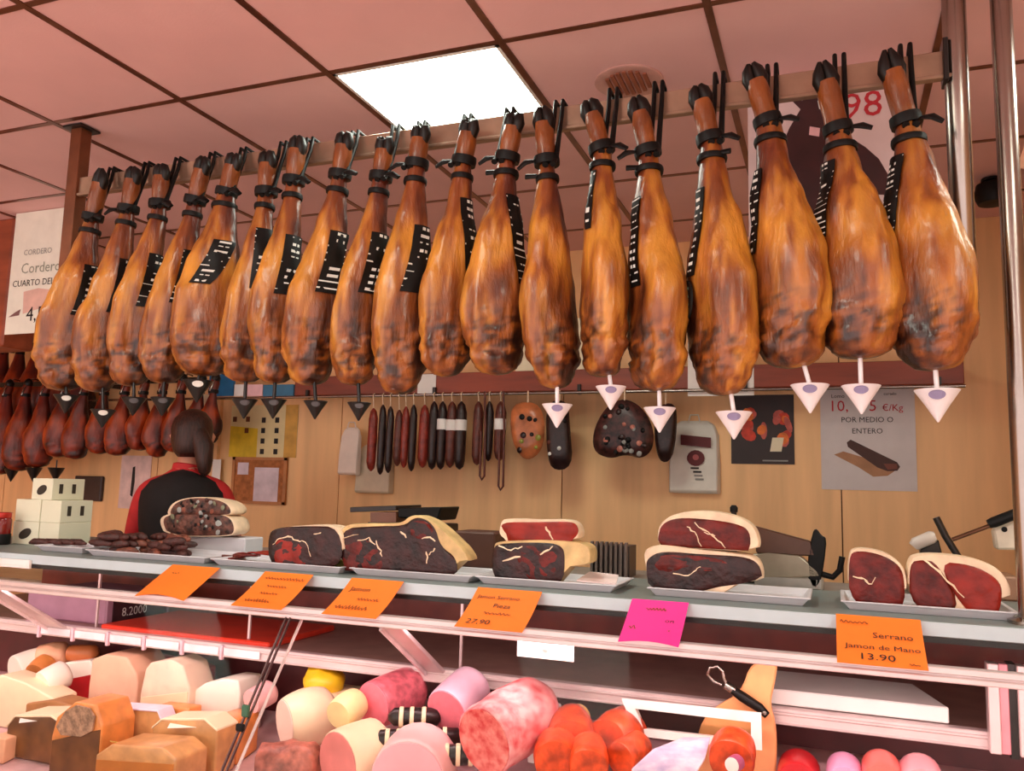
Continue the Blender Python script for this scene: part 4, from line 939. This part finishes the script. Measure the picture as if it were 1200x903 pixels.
t, a, b_, Y = wallbox(270, 536, 337, 589, mat('cork', (176, 108, 60), .8, var=.2, scale=40), 'cork_board', 'brown cork notice board with pinned white papers', 'notice board', d=.012)
for (x0, x1, z0, z1, nm) in ((0, 1, 0, .06, 'frame'), (0, 1, .94, 1, 'frame'), (0, .05, 0, 1, 'frame'), (.95, 1, 0, 1, 'frame')):
    p0, p1 = frac(a, b_, x0, z0), frac(a, b_, x1, z1); MB().box(p0[0], p1[0], Y-.006, Y, p0[1], p1[1]).build(nm, mat('frame_wood', (190, 126, 76), .5), t)
for (x0, x1, z0, z1) in ((.1, .3, .62, .88), (.42, .86, .06, .78)):
    p0, p1 = frac(a, b_, x0, z0), frac(a, b_, x1, z1); MB().box(p0[0], p1[0], Y-.003, Y-.0005, p0[1], p1[1]).build('pinned_paper', mat('paper_lilac', (224, 210, 222), .8), t)
# papers and bags on the wall
def hangbag(px0, py0, px1, py1, m, lab, Y=YW, d=.05, name='paper_bag', cat='bag'):
    a, b_ = onY(px0, py1, Y-d), onY(px1, py0, Y-d); w_ = b_.x-a.x; h = b_.z-a.z
    t = thing(name, V(((a.x+b_.x)/2, Y, a.z)), lab, cat)
    rings = []
    for f, sx, dd in ((0, 1, .7), (.04, 1.0, 1), (.4, 1, .9), (.8, .96, .6), (.94, .8, .35), (1, .55, .2)):
        xm = (a.x+b_.x)/2; z = a.z+h*f; e = w_/2*sx
        rings.append([V((xm-e, Y-.002, z)), V((xm-e*.9, Y-d*dd, z)), V((xm+e*.9, Y-d*dd, z)), V((xm+e, Y-.002, z))])
    MB().loft(rings).build('sack', m, t, bevel=.004)
    hz = b_.z; MB().tube([V((xm-.03, Y-d*.3, hz-.01)), V((xm-.02, Y-d*.3, hz+.03)), V((xm+.02, Y-d*.3, hz+.03)), V((xm+.03, Y-d*.3, hz-.01))], .004, 6).build('handle', m, t, smooth=True)
    return t, a, b_, Y-d
t, a, b_, Y = hangbag(782, 492, 843, 577, mat('bag_white', (226, 224, 214), .6, var=.05), 'white hanging bag with dark red printed band and round emblem')
F_ = lambda pts: [frac(a, b_, x, z) for x, z in pts]; dk = mat('print_red', (96, 24, 28), .6)
patch(t, F_([(.26,.66),(.84,.62),(.84,.76),(.26,.80)]), Y, dk, 'printed_band', .002)
patch(t, F_([(.55+.17*math.cos(k*.42), .48+.11*math.sin(k*.42)) for k in range(15)]), Y, dk, 'emblem', .002); patch(t, F_([(.55+.06*math.cos(k*.42), .49+.04*math.sin(k*.42)) for k in range(15)]), Y, mat('print_rose', (180, 90, 90), .6), 'emblem', .003)
for k, (x, z) in enumerate(((.45, .33), (.5, .28), (.52, .23), (.54, .18))): patch(t, F_([(x,z),(x+.16,z),(x+.16,z+.025),(x,z+.025)]), Y, M_INK if k < 2 else M_INKG, 'print', .002)
hangbag(413, 520, 459, 577, mat('bag_cream', (226, 212, 186), .7, var=.06), 'cream paper bag hanging below the dark cups', cat='bag')
hangbag(394, 500, 420, 556, mat('bag_pinkish', (240, 222, 210), .7, var=.04), 'narrow whitish bag hanging beside the cream bag', Y=YW-.06)
t, a, b_, Y = wallbox(138, 534, 178, 595, mat('sheet_pink', (236, 206, 200), .75), 'paper_sheet', 'pale sheet with a dark knife drawing pinned on the wall', 'paper')
F_ = lambda pts: [frac(a, b_, x, z) for x, z in pts]; patch(t, F_([(.38,.25),(.46,.22),(.5,.5),(.48,.8),(.4,.78)]), Y, M_INK, 'drawing')
wallbox(246, 538, 259, 588, M_PAPER, 'paper_sheet', 'narrow white strip of paper beside the light wood trim', 'paper', Y=YW-.03)
wallbox(85, 558, 119, 586, mat('tablet_dark', (58, 46, 46), .35), 'wall_display', 'small dark wall display behind the cream cartons', 'display', d=.03, bevel=.006)
wallbox(229, 462, 246, 511, M_CREAMP, 'paper_sheet', 'cream paper strip hanging above the shop worker', 'paper', Y=3.99)

# left hanging poster
Yp = 2.87
t = thing('hanging_poster', V((onY(45, 390, Yp).x, Yp, onY(45, 392, Yp).z)), 'white poster about lamb hanging from the ceiling beside the bronze post', 'poster')
tl, tr, br, bl = onY(19, 250, Yp), onY(90, 240, Yp), onY(74, 390, Yp), onY(5, 392, Yp)
xa, xb, z0, z1 = bl.x, tr.x, bl.z, CZ-.004
MB().box(xa, xb, Yp, Yp+.003, z0, z1).build('sheet', mat('poster_white', (236, 236, 222), .7, var=.04), t)
a = V((xa, Yp, z0)); b_ = V((xb, Yp, z1))
sprint(t, a, b_, Yp, .2, .64, 'CORDERO', .04, M_INKG); sprint(t, a, b_, Yp, .18, .49, 'Cordero', .075, mat('ink_greyd', (150, 156, 140), .7)); sprint(t, a, b_, Yp, .06, .385, 'CUARTO DELAN', .046, M_INK)
sprint(t, a, b_, Yp, .34, .10, '4,5', .10, M_INK)
F_ = lambda pts: [frac(a, b_, x, z) for x, z in pts]
patch(t, F_([(.28,.16),(.6,.2),(.7,.34),(.5,.36),(.26,.34)]), Yp, mat('lamb_pic', (226, 186, 172), .7, var=.1), 'picture'); patch(t, F_([(.04,.14),(.16,.18),(.24,.2),(.22,.15)]), Yp, mat('lamb_pic2', (130, 90, 88), .7), 'picture')
# poster with 98 behind the last hams
Yp = 2.60
tl, br = onY(876, 96, Yp), onY(1052, 300, Yp)
t = thing('hanging_poster', V(((tl.x+br.x)/2, Yp, br.z)), 'pale poster with red 98 and dark hanging hams behind the ham rail', 'poster')
xa, xb, z0, z1 = tl.x, br.x, br.z, CZ-.004
MB().box(xa, xb, Yp, Yp+.003, z0, z1).build('sheet', mat('poster_pinkish', (228, 206, 206), .7, var=.03), t)
q = onY(987, 140, Yp); text('98', .115, V((q.x, Yp-.0015, q.z)), (1,0,0), (0,0,1), M_INKR, t)
pic = mat('pic_maroon', (62, 22, 24), .6, var=.2)
def ppatch(px, m, lift=.0008): MB().add([onY(x, y, Yp-lift) for x, y in px], [tuple(range(len(px)))]).build('picture', m, t)
ppatch([(922,112),(940,118),(955,108),(962,124),(968,150),(985,170),(990,220),(975,260),(940,262),(910,245),(903,215),(912,180),(925,150),(938,128)], pic)
ppatch([(998,162),(1014,172),(1030,186),(1044,210),(1044,228),(1005,228),(996,205)], pic, .0012)
ppatch([(949,148),(961,150),(960,160),(948,158)], mat('pic_tag', (240, 190, 196), .6), .0024); ppatch([(958,118),(966,116),(966,126),(960,128)], M_INKW, .0024)
# corner of another poster by the steel pole
xa = onY(1189, 130, 2.95).x
t = thing('hanging_poster', V((xa+.12, 2.95, 2.55)), 'tan card hanging from the ceiling on the far side of the steel pole', 'poster')
MB().prism([V((xa+.0, 2.95, 2.60)), V((xa+.03, 2.95, 2.59)), V((xa+.25, 2.95, 2.56)), V((xa+.25, 2.95, 2.80)), V((xa+.10, 2.95, 2.80)), V((xa+.03, 2.95, 2.70))], (0, .003, 0)).build('sheet', mat('tan_card', (206, 150, 120), .7), t)
MB().tube([V((xa+.17, 2.951, 2.79)), V((xa+.17, 2.951, CZ-.003))], .002, 5).build('cord', M_INKW, t)

# ---------------------------------------------------------------- sausages on the rod
def hang_sausage(px, py_t, py_b, wpx, m, lab, group, band=None, Y=4.03, cap=True):
    c = onY(px, py_t, Y); e = onY(px, py_b, Y); r = wpx/2/F*(c-CAM).dot(_w); x = c.x
    t = thing('hanging_sausage', V((x, Y, e.z)), lab, 'sausage', group)
    z1 = min(c.z, RODZ-.03); z0 = e.z
    MB().tube([V((x, Y, z1)), V((x, Y, z1-.02)), V((x+.002, Y, z1-.06)), V((x, Y, (z0+z1)/2)), V((x-.002, Y, z0+.05)), V((x, Y, z0+.015)), V((x, Y, z0))], [.004, r*.7, r, r*1.05, r, r*.7, .004], 12).build('casing', m, t, smooth=True)
    MB().tube([V((x, Y, z1-.005)), V((x, Y-.012, RODZ+.004)), V((x, Y, RODZ+.012)), V((x, Y+.012, RODZ))], .003, 5).build('string', M_FAT, t)
    if band:
        z = onY(px, band, Y).z; MB().lathe([(r*.95, -.03), (r*1.12, -.028), (r*1.12, .028), (r*.95, .03)], (x, Y, z), n=14).build('label_band', M_PAPER, t, smooth=True)
    return t
S_RED = mat('saus_red', (142, 46, 34), .35, var=.3, scale=30, bump=.2); S_DK = mat('saus_dark', (40, 20, 20), .35, var=.4, scale=30, bump=.2); S_BR = mat('saus_brown', (96, 44, 34), .4, var=.3, scale=30, bump=.2)
G = 'sausages hanging from the steel rod'
for px, a1, a2, w_, m, bd, lab in ((438,478,552,11,S_RED,0,'red hanging sausage next to the cream bag'), (449,474,556,9,S_DK,0,'dark thin sausage hanging between two red ones'), (458,476,554,9,S_DK,0,'dark thin sausage hanging between two red ones'), (468,480,546,10,S_BR,0,'brown hanging sausage beside thin dark ones'),
      (476,476,548,9,S_RED,0,'narrow red hanging sausage with pale end'), (485,474,552,9,S_DK,0,'dark hanging sausage beside the brown rope'), (498,474,548,12,S_RED,0,'reddish brown sausage hanging before the banded ones'), (509,470,550,11,S_DK,0,'plain black sausage beside the banded ones'),
      (519,470,550,11,S_DK,497,'first black sausage with white paper band'), (530,470,548,12,S_BR,498,'brown sausage with white paper band'), (541,470,550,13,S_DK,498,'thick black sausage with white paper band'), (561,470,545,12,S_BR,0,'brown sausage hanging between white-banded ones'),
      (574,470,540,10,S_DK,0,'slim dark sausage beside the last banded one'), (587,470,540,13,S_BR,497,'last white-banded sausage near the oval pack'), (569,530,560,6,S_BR,0,''), (590,530,574,7,S_BR,0,'')):
    if not lab: continue
    hang_sausage(px, a1, a2, w_, m, lab, G, bd or None)
for px, py in ((568, 562), (590, 574)):
    x = onY(px, 520, 4.02).x; z = onY(px, py, 4.0).z
    MB().tube([V((x-.012, 3.995, RODZ-.2)), V((x-.012, 3.995, z+.02)), V((x, 3.995, z)), V((x+.014, 3.995, z+.02)), V((x+.012, 3.995, RODZ-.2)), V((x, 4.0, RODZ+.01))], .006, 7).build('string_loop', S_BR, None, smooth=True, label=('short brown cord loop among the sausages' if px == 568 else 'long brown cord loop below the banded sausage'), cat='cord')
def pack(px, Y, d, m, name, lab, cat, spots=None, seed=0):
    pts = smooth_poly(outline(px, Y), 2); c = sum(pts, V((0,0,0)))/len(pts)
    t = thing(name, V((c.x, Y, min(p.z for p in pts))), lab, cat)
    MB().loft([scale_poly(pts, .55, V((0, -d*.5, 0))), scale_poly(pts, .85, V((0, -d*.38, 0))), pts, scale_poly(pts, .85, V((0, d*.38, 0))), scale_poly(pts, .55, V((0, d*.5, 0)))]).build('body', m, t, smooth=True)
    top = max(p.z for p in pts); MB().tube([V((c.x, Y, top-.02)), V((c.x, Y, max(top+.02, RODZ+.012)))], .004, 6).build('string', M_FAT, t)
    if spots:
        r = random.Random(seed)
        for k in range(spots[0]):
            sf = math.sqrt(r.uniform(.02, .8)); q = c + (pts[r.randrange(len(pts))]-c)*sf; w_ = r.uniform(.010, .018)
            dy = -.5 if sf < .55 else (-.5+.12*(sf-.55)/.3 if sf < .85 else -.38+.38*(sf-.85)/.15); q = V((q.x, Y+d*dy-.001, q.z))
            MB().lathe([(.002, -.003), (w_, 0), (w_*.8, .004), (.002, .006)], q, (r.uniform(-.3, .3), -1, r.uniform(-.3, .3)), 8).build('speckle', spots[1+k % (len(spots)-1)], t, smooth=True)
    return t
pack([(600,472),(630,470),(640,495),(636,528),(618,541),(604,528),(597,500)], 4.02, .07, mat('pack_orange', (190, 110, 66), .3, var=.3, scale=14), 'oval_pack', 'oval orange vacuum pack with dark slices on the rod', 'pack', (9, M_BLACK, S_DK, mat('pack_lime', (150, 150, 60), .4)), 4)
pack([(640,470),(666,468),(668,500),(672,548),(645,552),(640,520)], 4.03, .07, S_DK, 'dark_pack', 'black tall pack hanging beside the oval orange pack', 'pack', (6, S_BR, M_INKW, M_BLACK), 5)
pack([(694,528),(696,500),(712,474),(732,466),(752,476),(766,500),(766,526),(752,538),(734,532),(714,538)], 4.02, .08, mat('net_dark', (66, 32, 30), .4, var=.6, scale=40), 'netted_bundle', 'heart-shaped bundle of netted sausages with pale speckles', 'sausage bundle', (30, M_BLACK, M_INKG, S_DK, mat('speck_rose', (190, 120, 104), .4), M_BLACK), 6)
pack([(768,476),(792,470),(794,500),(788,540),(772,542),(766,510)], 4.06, .06, S_DK, 'dark_pack', 'black pack hanging behind the white bag', 'pack')

# ---------------------------------------------------------------- back row of hams (far left wall)
z_up = onY(20, 404, 4.1).z
t = thing('wall_ham_rail', V((-4.8, 4.1, z_up)), 'dark wall rail with steel hooks for the back row of hams', 'rail')
MB().box(-5.75, -3.95, 4.19, 4.22, z_up-.01, z_up+.03).build('bar', M_DARKM, t)
for x in (-5.6, -4.8, -4.1): MB().box(x-.015, x+.015, 4.20, YB, z_up-.02, z_up+.04).build('wall_bracket', M_DARKM, t)
z_lo = onY(60, 452, 4.0).z
t = thing('wall_ham_rail', V((-4.6, 4.0, z_lo)), 'lower dark wall rail carrying the dark shoulders', 'rail')
MB().box(-5.55, -3.62, 3.99, 4.02, z_lo, z_lo+.03).build('bar', M_DARKM, t)
for x in (-5.4, -4.5, -3.7): MB().box(x-.015, x+.015, 4.02, YB, z_lo, z_lo+.03).build('wall_bracket', M_DARKM, t)
protos = []
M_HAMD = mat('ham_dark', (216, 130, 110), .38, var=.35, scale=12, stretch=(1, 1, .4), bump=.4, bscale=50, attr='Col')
def backham(x, Y, ztop, L_, seed, lab, group):
    A = V((x, Y, ztop-.09)); B = V((x+rnd.uniform(-.02, .02), Y-.01, ztop-L_))
    phi = math.radians(50+rnd.uniform(-12, 12)); sc_ = L_/.72*1.2
    t = thing('wall_ham', B, lab, 'ham', group)
    h = Ham(A, B, phi, sc_, sc_, seed, -1); foot = V((x, Y+.01, ztop-.02))
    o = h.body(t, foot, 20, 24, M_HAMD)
    MB().lathe([(.018, 0), (.026, .01), (.028, .03), (.018, .05), (.004, .06)], foot-V((0, 0, .015)), (.1, 0, 1), 10).build('hoof', M_HOOF, t, smooth=True)
    MB().lathe([(.02, -.012), (.03, -.010), (.03, .010), (.02, .012)], A, n=12).build('ankle_strap', M_BLACK, t, smooth=True)
    MB().tube([A+V((0, -.03, 0)), A+V((.012, -.02, .05)), V((x+.012, Y+.03, ztop+.025)), V((x+.012, Y+.075, ztop+.02))], .005, 6).build('hook', M_STEEL, t, smooth=True)
    return t, h
for k in range(6):
    x = onY(4+k*19, 420, 4.1).x
    backham(x, 4.1, z_up+.03, .62, 200+k, 'reddish ham of the upper back row on the wall', 'hams of the upper back row')
for k, px in enumerate((8, 30, 52, 76, 98, 122, 146, 168, 190, 212, 234, 250)):
    x = onY(px, 480, 3.93).x; lo_ = (556, 552, 548, 536, 538, 532, 534, 528, 536, 530, 528, 520)[k]
    L_ = z_lo+.02-onY(px, lo_, 3.93).z
    t, h = backham(x, 3.92, z_lo+.02, max(.4, L_), 300+k, 'small dark shoulder of the lower back row on the wall', 'shoulders of the lower back row')
for k, px in enumerate((14, 40, 66)):
    p = onY(px, 548, 3.9); hz = .06
    t = thing('drip_cup', p-V((0, 0, .09)), 'small dark drip cup under the back row of shoulders', 'drip cup', 'dark cups of the back row')
    MB().lathe([(.002, -.09), (.05, 0), (.047, .002), (.004, -.08)], p, n=16).build('cone', M_CUPB, t, smooth=True)
    MB().tube([p-V((0, 0, .06)), p+V((0, 0, .05))], .004, 6).build('spike', M_CUPB, t)

# ---------------------------------------------------------------- back counter and machines
MB().box(-5.2, XR-.02, 3.72, YB-.002, 0, .88).build('back_cabinet', mat('cabinet_wood', (190, 140, 96), .5), None, label='long wooden cabinet along the back wall', cat='cabinet')
MB().box(-5.25, XR-.01, 3.69, YB-.001, .881, .915).build('back_worktop', mat('worktop_steel', (170, 168, 164), .3, metal=.7), None, bevel=.003, label='steel worktop on the back cabinet', cat='worktop')
BZ = .916
# slicer on the back counter, its tilted carriage and blade guard showing over the trays
YS = 3.3
Ys = 2.66
def P(x, y, Y=Ys): return onY(x, y, Y)
t = thing('meat_slicer', V((P(920, 690).x, Ys+.06, 1.262)), 'meat slicer with tilted steel guard and black handle behind the stacked cuts', 'slicer')
MB().prism([P(884, 616), P(950, 634), P(956, 652), P(886, 648)], (0, .03, 0)).build('carriage', mat('carriage_brown', (92, 62, 48), .4, metal=.3), t, bevel=.004)
MB().prism([P(880, 650), P(900, 646), P(936, 650), P(958, 668), P(962, 676), P(884, 678)], (0, .05, 0)).build('blade_guard', mat('guard_olive', (150, 140, 120), .35, metal=.5), t, bevel=.004)
MB().prism(smooth_poly([P(946, 655), P(952, 624), P(956, 618), P(963, 628), P(969, 630), P(966, 660), P(960, 690), P(948, 686)], 1), (0, .03, 0)).build('upright', M_BLACK, t, bevel=.004)
MB().tube([P(962, 672, Ys+.02), P(976, 676, Ys+.02), P(984, 668, Ys+.02), P(987, 652, Ys+.02)], .009, 8).build('handle', M_BLACK, t, smooth=True)
MB().box(P(884, 690).x, P(965, 690).x, Ys, Ys+.2, 1.262, 1.30).build('base', mat('slicer_base', (170, 166, 158), .35, metal=.5), t, bevel=.006)
q = P(860, 596, Ys+.12); q0 = P(860, 690, Ys+.12)
MB().tube([V((q.x, Ys+.12, 1.28)), q], .009, 8).build('rod', M_DARKM, t, smooth=True); MB().lathe([(.006, -.012), (.012, -.01), (.013, .004), (.007, .012)], q, n=12).build('knob', M_BLACK, t, smooth=True)
MB().box(q.x-.02, P(900, 690).x, Ys+.10, Ys+.2, 1.262, 1.298).build('base_arm', M_DARKM, t)
# right machine: press arm with box
Ym = 2.72
def Q(x, y, Y=Ym): return onY(x, y, Y)
t = thing('ham_holder', V((Q(1130, 690).x, Ym+.06, 1.262)), 'metal clamp arm with black grip and white box behind the oval cut', 'clamp')
MB().tube([Q(1097, 606), Q(1108, 628), Q(1123, 652), Q(1130, 700)], .010, 8).build('post', M_DARKM, t, smooth=True)
MB().tube([Q(1116, 632), Q(1162, 615)], .006, 8).build('arm', mat('arm_brown', (110, 72, 50), .3, metal=.6), t, smooth=True)
MB().tube([Q(1158, 614), Q(1164, 612), Q(1190, 602), Q(1195, 600)], [.012, .015, .015, .012], 10).build('grip', M_BLACK, t, smooth=True)
MB().prism([Q(1164, 620), Q(1192, 610), Q(1193, 644), Q(1168, 644)], (0, .05, 0)).build('box', mat('box_ivory', (220, 208, 186), .4), t, bevel=.006)
MB().lathe([(.008, 0), (.007, .004), (.002, .006)], Q(1177, 620, Ym-.001), (0, -1, 0), 10).build('button', M_BLACK, t)
MB().tube([Q(1070, 640), Q(1073, 637), Q(1092, 629), Q(1096, 628)], [.014, .019, .019, .014], 12).build('roller', mat('roller_grey', (206, 196, 186), .35), t, smooth=True)
MB().prism([Q(1078, 644), Q(1100, 632), Q(1104, 648), Q(1100, 660), Q(1080, 656)], (0, .04, 0)).build('roller_bracket', M_DARKM, t, bevel=.003)
MB().box(Q(1066, 690).x, Q(1196, 690).x, Ym, Ym+.16, 1.262, 1.33).build('base', mat('clamp_base', (150, 110, 84), .4), t, bevel=.006)
# black weighing pan, brown crate, wire crate behind the trays
Yk = 2.66
t = thing('weighing_scale', V((onY(465, 640, Yk).x, Yk+.08, 1.262)), 'dark weighing scale with flat pan behind the long ham cut', 'scale')
a, b_ = onY(410, 600, Yk), onY(517, 592, Yk)
MB().prism([onY(410, 594, Yk), onY(464, 592, Yk), onY(464, 598, Yk), onY(410, 600, Yk)], (0, .2, 0)).build('pan', M_DARKM, t, bevel=.002)
MB().prism([onY(466, 595, Yk), onY(517, 594, Yk), onY(512, 610, Yk), onY(466, 606, Yk)], (0, .16, 0)).build('display_head', M_BLACK, t, bevel=.004)
MB().prism([onY(434, 600, Yk), onY(464, 600, Yk), onY(464, 612, Yk), onY(434, 612, Yk)], (0, .14, 0)).build('neck', mat('scale_brown', (120, 72, 50), .4), t)
a, b_ = onY(430, 612, Yk), onY(510, 606, Yk); MB().box(a.x, b_.x, Yk, Yk+.2, 1.262, a.z+.002).build('stand', M_DARKM, t, bevel=.004)
for (p0, p1, y0, lab, m, nm) in ((530, 580, 624, 'dark brown box behind the counter next to the scale', mat('brown_box', (88, 54, 42), .5), 'storage_box'),):
    a, b_ = onY(p0, 650, Yk+.02), onY(p1, y0, Yk+.02); MB().box(a.x, b_.x, Yk+.02, Yk+.16, 1.262, b_.z).build(nm, m, None, bevel=.006, label=lab, cat='box')
a, b_ = onY(690, 665, Yk), onY(736, 636, Yk)
t = thing('wire_rack', V(((a.x+b_.x)/2, Yk+.05, 1.262)), 'dark plate rack with upright ribs behind the folded paper', 'rack')
MB().box(a.x, b_.x, Yk+.02, Yk+.12, 1.262, b_.z-.012).build('body', mat('rack_dark', (70, 60, 58), .4, metal=.4), t)
for k in range(8):
    x = a.x+(b_.x-a.x)*(k+.5)/8; MB().box(x-.004, x+.004, Yk, Yk+.02, 1.262, b_.z).build('rib', mat('rack_grey', (130, 116, 110), .35, metal=.5), t)

# ================================================================== SHOP WORKER
def person():
    c = onY(209, 620, 3.3); X, Y = c.x, 3.32
    fwd = V((-.5, .87, 0)).normalized(); rt = V((fwd.y, -fwd.x, 0))
    t = thing('person', V((X, Y, 0)), 'shop worker seen from behind in black vest over red shirt at the back counter', 'person')
    def W(a, b, z): return V((X, Y, 0)) + rt*a*1.06 + fwd*b*1.04 + V((0, 0, z*1.03))
    pts = []; rad_ = []; ed = []
    def add(p, r, par=None):
        pts.append(p); rad_.append(r if isinstance(r, tuple) else (r, r))
        if par is not None: ed.append((par, len(pts)-1))
        return len(pts)-1
    hip = add(W(0, 0, .95), (.15, .11)); wst = add(W(0, .01, 1.12), (.135, .10), hip); ch = add(W(0, .02, 1.32), (.155, .115), wst); up = add(W(0, .02, 1.46), (.12, .09), ch)
    nk = add(W(0, .035, 1.545), .055, up); hd = add(W(.01, .05, 1.62), (.062, .075), nk); h2 = add(W(.012, .055, 1.70), (.078, .095), hd); h3 = add(W(.012, .05, 1.775), (.06, .075), h2)
    for s_ in (-1, 1):
        sh = add(W(.175*s_, .015, 1.435), .065, up); el = add(W(.235*s_, .06, 1.16), .046, sh); wr = add(W(.17*s_, .29, 1.03), .030, el)
        pm = add(W(.16*s_, .35, .995), (.036, .018), wr); pe = add(W(.155*s_, .385, .975), (.036, .016), pm)
        for k, l in ((-1.5, .055), (-.5, .065), (.5, .06), (1.5, .048)):
            f1 = add(W((.155+.011*k)*s_, .395+l*.35, .965), .009, pe); f2 = add(W((.155+.011*k)*s_, .395+l*.7, .95), .008, f1); add(W((.155+.011*k)*s_, .395+l*.85, .935), .007, f2)
        th = add(W((.16-.035)*s_, .36, .98), .010, pm); add(W((.16-.045)*s_, .395, .965), .008, th)
        lg = add(W(.09*s_, 0, .88), .10, hip); kn = add(W(.10*s_, .015, .50), .065, lg); an = add(W(.10*s_, -.01, .10), .045, kn); toe = add(W(.11*s_, .13, .035), (.045, .03), an)
    me = bpy.data.meshes.new('body'); me.from_pydata([tuple(p-V((X, Y, 0))) for p in pts], ed, [])
    o = bpy.data.objects.new('body', me); COL.objects.link(o)
    md = o.modifiers.new('skin', 'SKIN'); md.use_smooth_shade = True
    for i, v in enumerate(me.skin_vertices[0].data): v.radius = rad_[i]; v.use_root = (i == 0)
    o.modifiers.new('sub', 'SUBSURF').levels = 2
    dg = bpy.context.evaluated_depsgraph_get(); em = bpy.data.meshes.new_from_object(o.evaluated_get(dg))
    bpy.data.objects.remove(o); bpy.data.meshes.remove(me)
    SK = mat('skin', (214, 150, 120), .5, sss=.1); SH = mat('shirt_red', (206, 44, 48), .7, var=.1); TR = mat('trousers', (36, 34, 40), .8)
    for m in (SK, SH, TR): em.materials.append(m)
    for f in em.polygons:
        q = f.center; f.use_smooth = True
        loc = q.dot(fwd); f.material_index = 0 if (q.z > 1.59 or loc > .29) else (2 if q.z < 1.04 and abs(q.dot(rt)) < .2 else 1)
    em.name = 'body'; o = bpy.data.objects.new('body', em); COL.objects.link(o); o.parent = t
    # nose, ears
    b = MB(); n0 = W(.012, .15, 1.70); b.tube([n0+V((0, 0, .03)), n0+fwd*.012, n0+fwd*.02-V((0, 0, .02)), n0-V((0, 0, .028))], [.006, .009, .012, .006], 8)
    for s_ in (-1, 1): b.tube([W(.012+.082*s_, .05, 1.725), W(.012+.094*s_, .045, 1.705), W(.012+.084*s_, .055, 1.665)], [.01, .014, .008], 8, .5)
    b.build('ears_and_nose', SK, t, smooth=True)
    # vest: shell round the torso
    rings = []
    for z, rx, ry, oy in ((.86, .185, .145, .0), (.98, .178, .14, .0), (1.12, .172, .14, .01), (1.28, .195, .165, .015), (1.38, .200, .165, .012), (1.45, .195, .15, .012), (1.50, .16, .125, .015), (1.54, .085, .085, .03)):
        rings.append([W(rx*math.cos(a), oy+ry*math.sin(a), z + (.02*abs(math.cos(a)) if z > 1.4 else 0)*-1) for a in (2*math.pi*k/28 for k in range(28))])
    MB().loft(rings).build('vest', mat('vest_black', (22, 18, 20), .8, var=.2, scale=20), t, smooth=True)
    MB().lathe([(.058, -.018), (.072, -.014), (.070, .012), (.060, .018)], W(0, .035, 1.55), (.05, .1, 1), 22).build('collar', SH, t, smooth=True)
    HR = mat('hair', (58, 28, 20), .45, var=.4, scale=30, stretch=(3, 3, .4), bump=.4)
    b = MB(); rings = []
    for z, rx, ry, oy in ((1.60, .05, .04, -.01), (1.63, .075, .075, .0), (1.68, .092, .095, .02), (1.74, .096, .105, .03), (1.79, .084, .095, .035), (1.825, .055, .06, .035), (1.84, .02, .02, .035)):
        rings.append([W(.012+rx*math.cos(a), oy+ry*math.sin(a), z) for a in (2*math.pi*k/24 for k in range(24))])
    b.loft(rings).build('hair', HR, t, smooth=True)
    MB().tube([W(.05, -.03, 1.72), W(.085, -.05, 1.65), W(.095, -.06, 1.58), W(.10, -.065, 1.53), W(.10, -.065, 1.51)], [.045, .05, .04, .028, .01], 12).build('ponytail', HR, t, smooth=True)
person()
